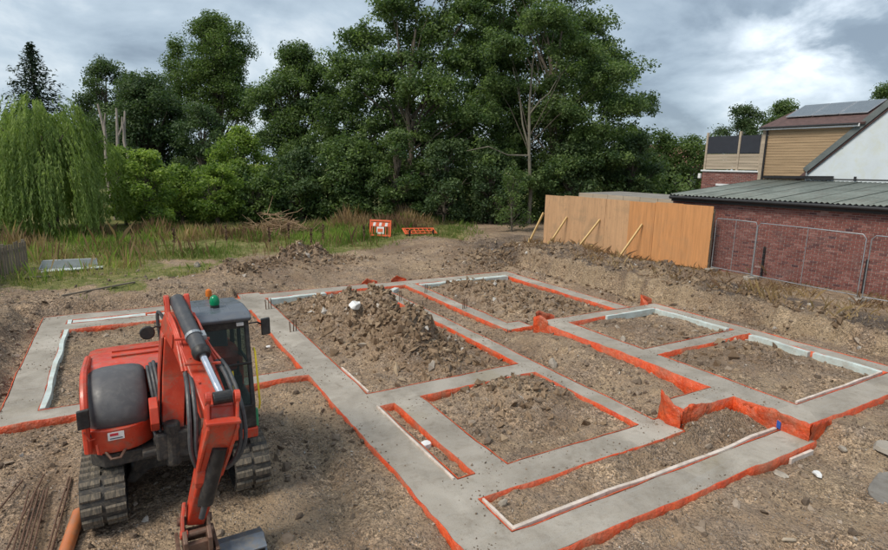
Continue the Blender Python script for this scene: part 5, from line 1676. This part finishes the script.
OAK_B = [(498, -24, 26), (540, -20, 28), (573, -6, 24), (556, 24, 24), (588, 30, 22), (606, 60, 24), (576, 72, 26), (628, 74, 15), (594, 100, 25), (624, 106, 20), (645, 106, 13), (558, 118, 26), (610, 138, 25), (640, 138, 15), (580, 154, 28), (544, 168, 26), (498, 66, 18), (503, 108, 22), (500, 152, 26), (620, 168, 22), (520, 30, 15), (600, 178, 24), (555, 190, 24), (520, 132, 20), (530, 92, 18), (525, -5, 18), (572, 46, 20), (565, 140, 24), (628, 150, 18)]
tree('oak_tree', 'largest dark oak left of centre reaching past the top of the picture', 412, 92, -24, 41, 'leaf_oak', 101, lobes=crown_masses(412, 41, .45, OAK_A, 1), trunk_r=.24, dens=5.4, per=80, lsize=.22, clump=.72)
tree('oak_tree', 'broad oak behind the pale forked trunk with open sky in its top', 552, 92, -22, 43, 'leaf_oak', 103, lobes=crown_masses(552, 43, .45, OAK_B, 2), trunk_r=.22, dens=5.2, per=76, lsize=.22, clump=.68)
OAK_C = [(470, -10, 30), (505, -30, 28), (515, 25, 30), (480, 45, 30), (530, 70, 32), (490, 100, 34), (540, 120, 32), (505, 150, 34), (560, -25, 26), (560, 40, 26), (350, 100, 22), (362, 66, 22), (450, 120, 32), (410, 110, 32), (590, 80, 24)]
tree('oak_tree', 'rear oak closing the gap between the two big oaks', 500, 92, -24, 48, 'leaf_oak', 107, lobes=crown_masses(500, 48, .45, OAK_C, 3), trunk_r=.22, dens=3.2, per=70, lsize=.25, clump=.8)
# tree with the pale forked trunk showing in front
r = np.random.default_rng(104)
R_, H_ = 4.4, 15.2
lob = [(2.6, -.4, 11.6, 1.6, 1.5, 1.0), (-1.9, -.5, 11.6, 1.5, 1.4, 1.0), (.4, -.6, 13.2, 1.8, 1.5, 1.1), (4.6, .2, 10.2, 1.8, 1.6, 1.1), (6.0, .4, 8.2, 1.7, 1.6, 1.0), (2.4, -.5, 7.6, 1.2, 1.1, .7), (4.2, .0, 6.6, 1.5, 1.4, .8), (5.2, .2, 4.8, 1.7, 1.5, .9), (2.3, -.8, 4.3, 1.5, 1.2, .8), (-2.8, -.4, 4.6, 1.6, 1.3, 1.0), (-3.4, -.2, 7.4, 1.3, 1.2, .9), (-2.4, .4, 9.4, 1.1, 1.1, .8), (.2, -.7, 3.2, 1.2, 1.0, .7), (1.7, .6, 9.6, 1.1, 1.1, .7)]
# turn the lobes so that their x runs across the view
cyaw, syaw = math.cos(-YAW), math.sin(-YAW)
lob = [(a*cyaw-b*syaw, a*syaw+b*cyaw, c, d, e_, f_) for a, b, c, d, e_, f_ in lob]
def turn(pts):
    return [(a*cyaw-b*syaw, a*syaw+b*cyaw, c) for a, b, c in pts]
pale = tree('forked_tree', 'tree with a pale forked trunk showing in front of the dark oaks', 531, 62, 20, 37.5, 'leaf_oak', 104, bark='bark_pale', lobes=lob, dens=7, per=78, clump=.6, lsize=.19, trunk_r=.12, trunk=turn([(0, 0, -.3), (.05, -.1, 2.5), (-.2, -.2, 5.2), (-.35, -.3, 8.2), (-.25, -.1, 10.6), (-.1, .0, 12.2)]), nl=0)
bl = pale.location
mb = MB()
for pts, rr in (([(-.2, -.2, 5.4), (-.75, -.4, 7.0), (-1.0, -.3, 8.6), (-1.5, .0, 10.6)], .075), ([(-.35, -.3, 7.6), (.3, -.45, 8.5), (.9, -.3, 9.0), (1.7, .2, 10.4)], .06), ([(-.2, -.2, 5.0), (-1.7, -.8, 5.0), (-3.0, -1.2, 5.5), (-4.4, -1.2, 5.2)], .06)):
    pts = turn(pts); n = len(pts)
    mb.tube([(x+bl.x, y+bl.y, z+bl.z) for x, y, z in pts], [rr*(1-.7*i/(n-1)) for i in range(n)], 6)
mb.build('limb', M['bark_pale'], pale, smooth=True)
# -- dark undergrowth at the foot of the oaks
for q, (px, hw, top, dep, mtl, lab) in enumerate((
        (300, 34, 150, 40, 'leaf_dark', 'dark bush behind the dry weeds at the left foot of the oaks'),
        (350, 36, 140, 39, 'leaf_oak', 'leafy bush below the left flank of the oaks'),
        (398, 34, 128, 38, 'leaf_oak', 'dense bush under the largest oak behind the upright barrier'),
        (445, 36, 140, 37.5, 'leaf_dark', 'dark bush under the oaks behind the flat barrier'),
        (492, 30, 150, 37, 'leaf_dark', 'dark bush left of the pale forked trunk'),
        (575, 36, 140, 38, 'leaf_dark', 'dark bush behind the left end of the plywood'),
        (632, 34, 135, 40, 'leaf_dark', 'dark bush behind the middle of the plywood'))):
    tree('bush', lab, px, hw, top, dep, mtl, 200+q, 'bush', dens=7, per=78, clump=.6, crown_from=.0, n_lobes=8, lsize=.2)
tree('sapling', 'light leafy sapling with thin pale stems left of the plywood', 514, 22, 168, 33, 'leaf_mid', 230, 'sapling', bark='bark_pale', dens=6, per=40, clump=.4, crown_from=.12, n_lobes=7, lsize=.13, trunk_r=.05)
# -- right of the oaks
for q, (px, hw, top, dep, mtl, lab) in enumerate((
        (662, 26, 132, 48, 'leaf_mid', 'bushy green tree behind the shed roof beside the oaks'),
        (690, 24, 136, 46, 'leaf_mid', 'yellowish green tree beside the brick terrace'),
        (645, 22, 150, 44, 'leaf_oak', 'small dark tree filling the gap right of the oaks'),
        (738, 30, 106, 62, 'leaf_dark', 'dark round tree rising behind the screened terrace fence'),
        (776, 32, 103, 66, 'leaf_oak', 'grey green tree behind the dormer roof'),
        (872, 30, 87, 60, 'leaf_oak', 'tree top showing above the solar panels'),
        (712, 16, 138, 52, 'leaf_mid', 'low tree just left of the terrace posts'))):
    tree('garden_tree', lab, px, hw, top, dep, mtl, 250+q, dens=6, per=75, clump=.75, crown_from=.08, n_lobes=10, lsize=.22)
# -- left of the oaks
tree('garden_tree', 'dark green tree between the oaks and the light green willow bush', 300, 50, 50, 46, 'leaf_oak', 301, dens=8, per=85, clump=.75, crown_from=.08, n_lobes=13)
tree('garden_tree', 'tall airy tree rising above the dark hedge on the left', 222, 50, 24, 56, 'leaf_mid', 302, dens=4.2, per=78, clump=.8, crown_from=.42, n_lobes=13)
tree('garden_tree', 'narrow tree beside the tall airy tree, leaning left', 184, 26, 44, 57, 'leaf_mid', 303, dens=4, per=78, clump=.75, crown_from=.45, n_lobes=9)
tree('evergreen_tree', 'broad dark evergreen behind the dead trunks', 150, 62, 78, 47, 'leaf_dark', 304, dens=6.5, per=85, clump=.75, crown_from=.02, n_lobes=14)
tree('evergreen_tree', 'dark feathery evergreen top between the spruce and the tall airy tree', 110, 38, 62, 50, 'leaf_dark', 305, dens=5.5, per=78, clump=.65, crown_from=.05, n_lobes=12)
tree('evergreen_tree', 'dark evergreen filling the space below the tall airy tree', 205, 36, 105, 45, 'leaf_dark', 306, dens=6, per=78, clump=.7, crown_from=.02, n_lobes=11)
tree('bush', 'rounded light green bush in front of the dark trees', 243, 32, 128, 41, 'leaf_bright', 307, 'bush', dens=7, per=85, clump=.6, crown_from=.0, n_lobes=10, lsize=.2)
for q, (px, hw, top, dep, mtl, lab) in enumerate((
        (146, 30, 148, 34, 'leaf_bright', 'bright green shrub beside the willow on its right'),
        (178, 26, 164, 37, 'leaf_bright', 'low bright shrub below the dark evergreens'),
        (214, 34, 166, 37, 'leaf_bright', 'low bright shrub in the middle of the rough grass edge'),
        (258, 26, 176, 38, 'leaf_mid', 'low green shrub behind the brush heap'),
        (120, 22, 146, 36, 'leaf_bright', 'light green shrub touching the right edge of the willow'))):
    tree('shrub', lab, px, hw, top, dep, mtl, 320+q, 'shrub', dens=8, per=70, clump=.5, crown_from=.0, n_lobes=8, lsize=.2)
# spruce
def spruce(lab, px, hw, top, depth, seed):
    r = np.random.default_rng(seed)
    base = at(px, horizon(px), depth); R = hw*depth/F_PX; zt = CAM_H+(horizon(px)-top)*depth/F_PX; z0 = .5; H = zt-z0
    root = empty('spruce_tree', (base[0], base[1], z0)); tag(root, lab, 'tree')
    P = []; N = []; T = []
    tiers = 26
    for i in range(tiers):
        f = i/(tiers-1); z = H*(.12+.87*f); rr = R*(1-f)**.8*(1+.15*r.normal())+.12
        nb_ = int(7+9*(1-f))
        for k in range(nb_):
            a = 2*math.pi*k/nb_+r.random()*.5; L = rr*(.7+.5*r.random())
            m = int(26+50*(1-f))
            s = r.random(m)
            dirv = np.array([math.cos(a), math.sin(a), 0])
            p = dirv[None]*(L*s)[:, None]+np.array([0, 0, z])[None]+np.column_stack([r.normal(size=m)*.16, r.normal(size=m)*.16, -.3*s*L*.7+r.normal(size=m)*.2+.1*s**2*L])
            P.append(p); N.append(r.normal(size=(m, 3))*.5+np.array([0, 0, 1])); T.append(dirv[None]+r.normal(size=(m, 3))*.4+np.array([0, 0, -.3]))
    P = np.concatenate(P); N = np.concatenate(N); T = np.concatenate(T)
    V, Fm = leaf_quads(P, N, .38, r, .4, T)
    mesh_np('crown', V+np.array([base[0], base[1], z0]), Fm, M['needle'], root, tint=np.clip(.5+.3*r.normal(size=len(P)), 0, 1))
    mb = MB(); mb.tube([(base[0], base[1], z0-.3), (base[0], base[1], z0+H*.98)], [.22, .03], 8); mb.build('trunk', M['bark'], root)
spruce('dark pointed spruce standing behind the willow at the far left', 43, 60, 52, 58, 401)
# weeping willow
def willow(lab, px, depth, R, ztop, seed):
    r = np.random.default_rng(seed)
    base = at(px, horizon(px), depth); z0 = .45
    root = empty('weeping_willow', (base[0], base[1], z0)); tag(root, lab, 'tree')
    O = np.array([base[0], base[1], z0])
    P = []; N = []; T = []; C = []
    ns_ = 1700
    H = ztop-z0
    bun = [(r.random()*2*math.pi, math.sqrt(r.random())) for _ in range(105)]
    for i in range(ns_):
        ba, bq_ = bun[i % len(bun)]
        q = min(1.05, max(.1, bq_+.055*r.normal())); a = ba+.085*r.normal()/max(q, .3)
        lob_ = 1+.17*math.sin(a*3+1)+.12*math.sin(a*5+.4)+.1*(hash2(np.float64(i % len(bun)), 9.0, 2)-.5)
        rr = R*q*lob_
        h = H*(math.sqrt(max(0, 1-(q*.93)**2.3)))*(.9+.1*math.sin(a*4+q*6)+.14*(float(hash2(np.float64(i % len(bun)), 7.0, 6))-.5))-.25*r.random()
        low_ = .02+.5*r.random()+1.5*float(hash2(np.float64(i % len(bun)), 5.0, 4))**2.2
        if q < .6:
            low_ = max(low_, h-1.5-2.2*r.random())
        Ls = max(.5, h-low_)
        m = int(9+Ls*11)
        s = np.sort(r.random(m))
        rad = rr+.35*np.sin(np.minimum(s*Ls, 1.4)/1.4*math.pi/2)*(1+.2*r.normal())
        swa = .12*r.normal()
        x = rad*math.cos(a)+swa*s+.03*r.normal(size=m); y = rad*math.sin(a)+.12*r.normal()*s+.03*r.normal(size=m)
        z = h+.15*np.sin(np.minimum(s*Ls*2, 2.0))-s*Ls
        P.append(np.column_stack([x, y, z])); T.append(np.column_stack([.25*r.normal(size=m)+.2*math.cos(a), .25*r.normal(size=m)+.2*math.sin(a), -np.ones(m)]))
        N.append(np.column_stack([math.cos(a)+.6*r.normal(size=m), math.sin(a)+.6*r.normal(size=m), .25+.4*r.normal(size=m)]))
        C.append(np.full(m, .3+.35*hash2(np.float64(i % len(bun)), 3.0, 1)+.14*r.normal())+.12*r.normal(size=m))
    P = np.concatenate(P); N = np.concatenate(N); T = np.concatenate(T); C = np.clip(np.concatenate(C), 0, 1)
    V, Fm = leaf_quads(P, N, .24, r, .22, T)
    mesh_np('crown', V+O, Fm, M['leaf_willow'], root, tint=C)
    mb = MB()
    mb.tube([O+(0, 0, -.3), O+(.1, 0, 1.4), O+(-.05, .1, 2.6)], [.36, .28, .24], 10)
    for i in range(14):
        a = i*2.4; q = .35+.5*r.random()
        t_ = np.array([R*q*math.cos(a), R*q*math.sin(a), H*(.93-.3*q)])
        mb.tube([O+(0, 0, 2.0), O+t_*.4+np.array([0, 0, H*.2]), O+t_*.75+np.array([0, 0, H*.12]), O+t_], [.14, .1, .06, .02], 6)
    mb.build('trunk', M['bark'], root, smooth=True)
willow('large yellow green weeping willow at the left edge', 44, 31.5, 3.95, 8.0, 402)
# dead pollarded trunks
for q, (px, dep, top, lean, lab) in enumerate(((103, 39, 106, -.25, 'bare dead trunk, left of the three beside the willow'), (121, 39.5, 110, .25, 'bare dead trunk leaning right, middle of the three beside the willow'), (129, 39, 113, .05, 'bare dead trunk, right of the three beside the willow'))):
    b_ = at(px, horizon(px), dep); zt = CAM_H+(horizon(px)-top)*dep/F_PX
    root = empty('dead_trunk', (b_[0], b_[1], .45)); tag(root, lab, 'dead tree', 'dead trunks beside the willow')
    mb = MB(); mb.tube([(b_[0]-lean*2, b_[1], .2), (b_[0]-lean+.12*(q-1), b_[1], zt*.45), (b_[0]-lean*.4+.18*(1-q), b_[1], zt*.75), (b_[0], b_[1], zt)], [.16, .13, .1, .06], 8); mb.build('stem', M['deadwood'], root, smooth=True)
    mb = MB(); mb.tube([(b_[0]-lean*.4+.18*(1-q), b_[1], zt*.75), (b_[0]+.4+lean*.5-.3*q, b_[1]-.1, zt*.84), (b_[0]+.55+lean*.6-.4*q, b_[1]-.1, zt*.93)], [.08, .06, .04], 7); mb.build('stub', M['deadwood'], root, smooth=True)

# ------------------------------------------------------------------ grass and weeds
def blades(name, n, xr, yr, h0, h1, width, material, seed, dens, lab, cat, lean=.35, tint=(.4, .22), cond=None):
    r = np.random.default_rng(seed)
    x = r.uniform(*xr, n); y = r.uniform(*yr, n)
    ok = r.random(n) < dens(x, y)
    x, y = x[ok], y[ok]
    z = ground_z(x, y, False)
    u, v, w = project(np.column_stack([x, y, z]))
    k = (w > 2) & (u > -150) & (u < 1040)
    x, y, z = x[k], y[k], z[k]
    m = len(x)
    h = h0+(h1-h0)*r.random(m)**1.6
    h *= np.clip(.8+1.6*fbm(x*.6, y*.6, 83, 3), .3, 1.6)
    a = r.random(m)*2*math.pi
    bx, by = np.cos(a)*width*(.6+.8*r.random(m)), np.sin(a)*width*(.6+.8*r.random(m))
    lx, ly = r.normal(size=m)*lean*h, r.normal(size=m)*lean*h
    V = np.stack([np.column_stack([x-bx, y-by, z-.03]), np.column_stack([x+bx, y+by, z-.03]), np.column_stack([x+lx*.4+bx*.7, y+ly*.4+by*.7, z+h*.6]), np.column_stack([x+lx, y+ly, z+h])], 1).reshape(-1, 3)
    Fm = np.arange(4*m).reshape(m, 4)
    t = np.clip(tint[0]+.9*fbm(x*.35, y*.35, 85, 3)+tint[1]*r.normal(size=m), 0, 1)
    return tag(mesh_np(name, V, Fm, material, tint=t), lab, cat, kind='stuff')
blades('rough_grass', 130000, (-6, 24), (20.3, 42), .05, .3, .016, M['grass'], 501, lambda x, y: grass_mask(x, y)*np.clip(.55+1.8*fbm(x*.5, y*.5, 87, 3), .03, 1), 'rough green and yellow grass behind the building site', 'grass', tint=(.5, .24))
blades('tall_weeds', 60000, (-5, 18), (25, 37), .15, .95, .016, M['dry'], 502, lambda x, y: (.1+.9*sstep(28, 33.5, y+.25*x-2+3*fbm(x*.4, y*.4, 88, 3)))*grass_mask(x, y)*np.clip(.45+2.2*fbm(x*.45, y*.45, 89, 3), 0, 1), 'tall dry brown weeds along the foot of the trees', 'weeds', .2)
blades('green_weeds', 70000, (-5, 20), (24, 37.5), .1, .65, .017, M['leaf_bright'], 503, lambda x, y: (.12+.88*sstep(28.5, 33, y+.25*x-2+2*fbm(x*.4, y*.4, 90, 3)))*grass_mask(x, y)*np.clip(.42+2.2*fbm(x*.5, y*.5, 92, 3), 0, 1), 'green nettles and weeds along the foot of the trees', 'weeds', .25)
blades('dead_weeds', 15000, (16.5, 20.6), (3.5, 22), .05, .4, .012, M['dry'], 504, lambda x, y: np.clip(.45+2.0*fbm(x*.7, y*.7, 93, 3), 0, 1)*(.35+.65*sstep(17.6, 18.8, x)), 'dead brown weeds on top of the right hand bank', 'weeds', .6)
# docks: single dark seed stalks
rr = np.random.default_rng(606)
for q, (x, y) in enumerate(((4.45, 29.6), (6.3, 28.4), (8.1, 27.3), (7.4, 28.9), (9.0, 28.2), (11.6, 29.0), (2.1, 30.1))):
    zg = gz1(x, y); h = .8+.5*rr.random()
    P = np.column_stack([x+.03*rr.normal(size=160), y+.03*rr.normal(size=160), zg+h*(.35+.65*rr.random(160))])
    V, Fm = leaf_quads(P, rr.normal(size=(160, 3)), .08, rr, .6)
    o = mesh_np('dock_stalk', V, Fm, M['rebar'], loc=(x, y, zg))
    mb = MB(); mb.tube([(x, y, zg), (x+.03, y, zg+h)], .012, 5); mb.build('stem', M['stick'], o)
    tag(o, 'dark brown dock seed stalk standing in the rough grass', 'weed', 'dock stalks in the rough grass')
# brush heap
c0 = np.array((7.85, 33.2)); zg = gz1(*c0)
bh = empty('brush_heap', (c0[0], c0[1], zg)); tag(bh, 'heap of dry cut branches at the edge of the grass', 'brush heap')
mb = MB()
for i in range(260):
    a = rr.random()*2*math.pi; q = math.sqrt(rr.random())
    x = c0[0]+1.9*q*math.cos(a); y = c0[1]+1.1*q*math.sin(a)
    z = zg+(1.5*(1-q*q))*rr.random()+.1
    d = unit(np.array([rr.normal(), rr.normal()*.6, rr.normal()*.35])); L = .4+.8*rr.random()
    mb.tube([(x, y, z), tuple(np.array((x, y, z))+d*L*.5+rr.normal(size=3)*.06), tuple(np.array((x, y, z))+d*L)], [.02, .016, .007], 4)
mb.v = [(x, y, max(z, zg-.05)) for x, y, z in mb.v]
tag(mb.build('branches', M['stick'], bh), kind='stuff')
# low house glimpsed between the trees
p = at(672, horizon(672), 62)
hs = empty('far_house', (p[0], p[1], .5)); tag(hs, 'red roofed house glimpsed through the trees right of the oaks', 'house')
mb = MB(); mb.box(p[0]-4, p[0]+4, p[1]-3, p[1]+3, .4, 5.2); mb.build('wall', M['far_wall'], hs)
mb = MB(); mb.prism([(p[1]-3.4, 5.0), (p[1], 7.3), (p[1]+3.4, 5.0)], 'x', p[0]-4.3, p[0]+4.3); rf = mb.build('roof', M['far_roof'], hs)
mb = MB(); mb.box(p[0]-2, p[0]-1.3, p[1]-.35, p[1]+.35, 6.6, 8.2); mb.build('chimney', M['far_wall'], rf)
for i in range(3):
    mb = MB(); mb.box(p[0]-3.2+i*2.4, p[0]-2.0+i*2.4, p[1]-3.05, p[1]-2.98, 3.2, 4.4); w_ = mb.build('window', M['fascia_white'], hs)
    mb = MB(); mb.box(p[0]-3.1+i*2.4, p[0]-2.1+i*2.4, p[1]-3.07, p[1]-3.06, 3.3, 4.3); mb.build('pane', M['solar'], w_)
print('TRIS', sum(len(o.data.polygons)*(2 if len(o.data.polygons) and o.data.polygons[0].loop_total == 4 else 1) for o in bpy.data.objects if o.type == 'MESH'))
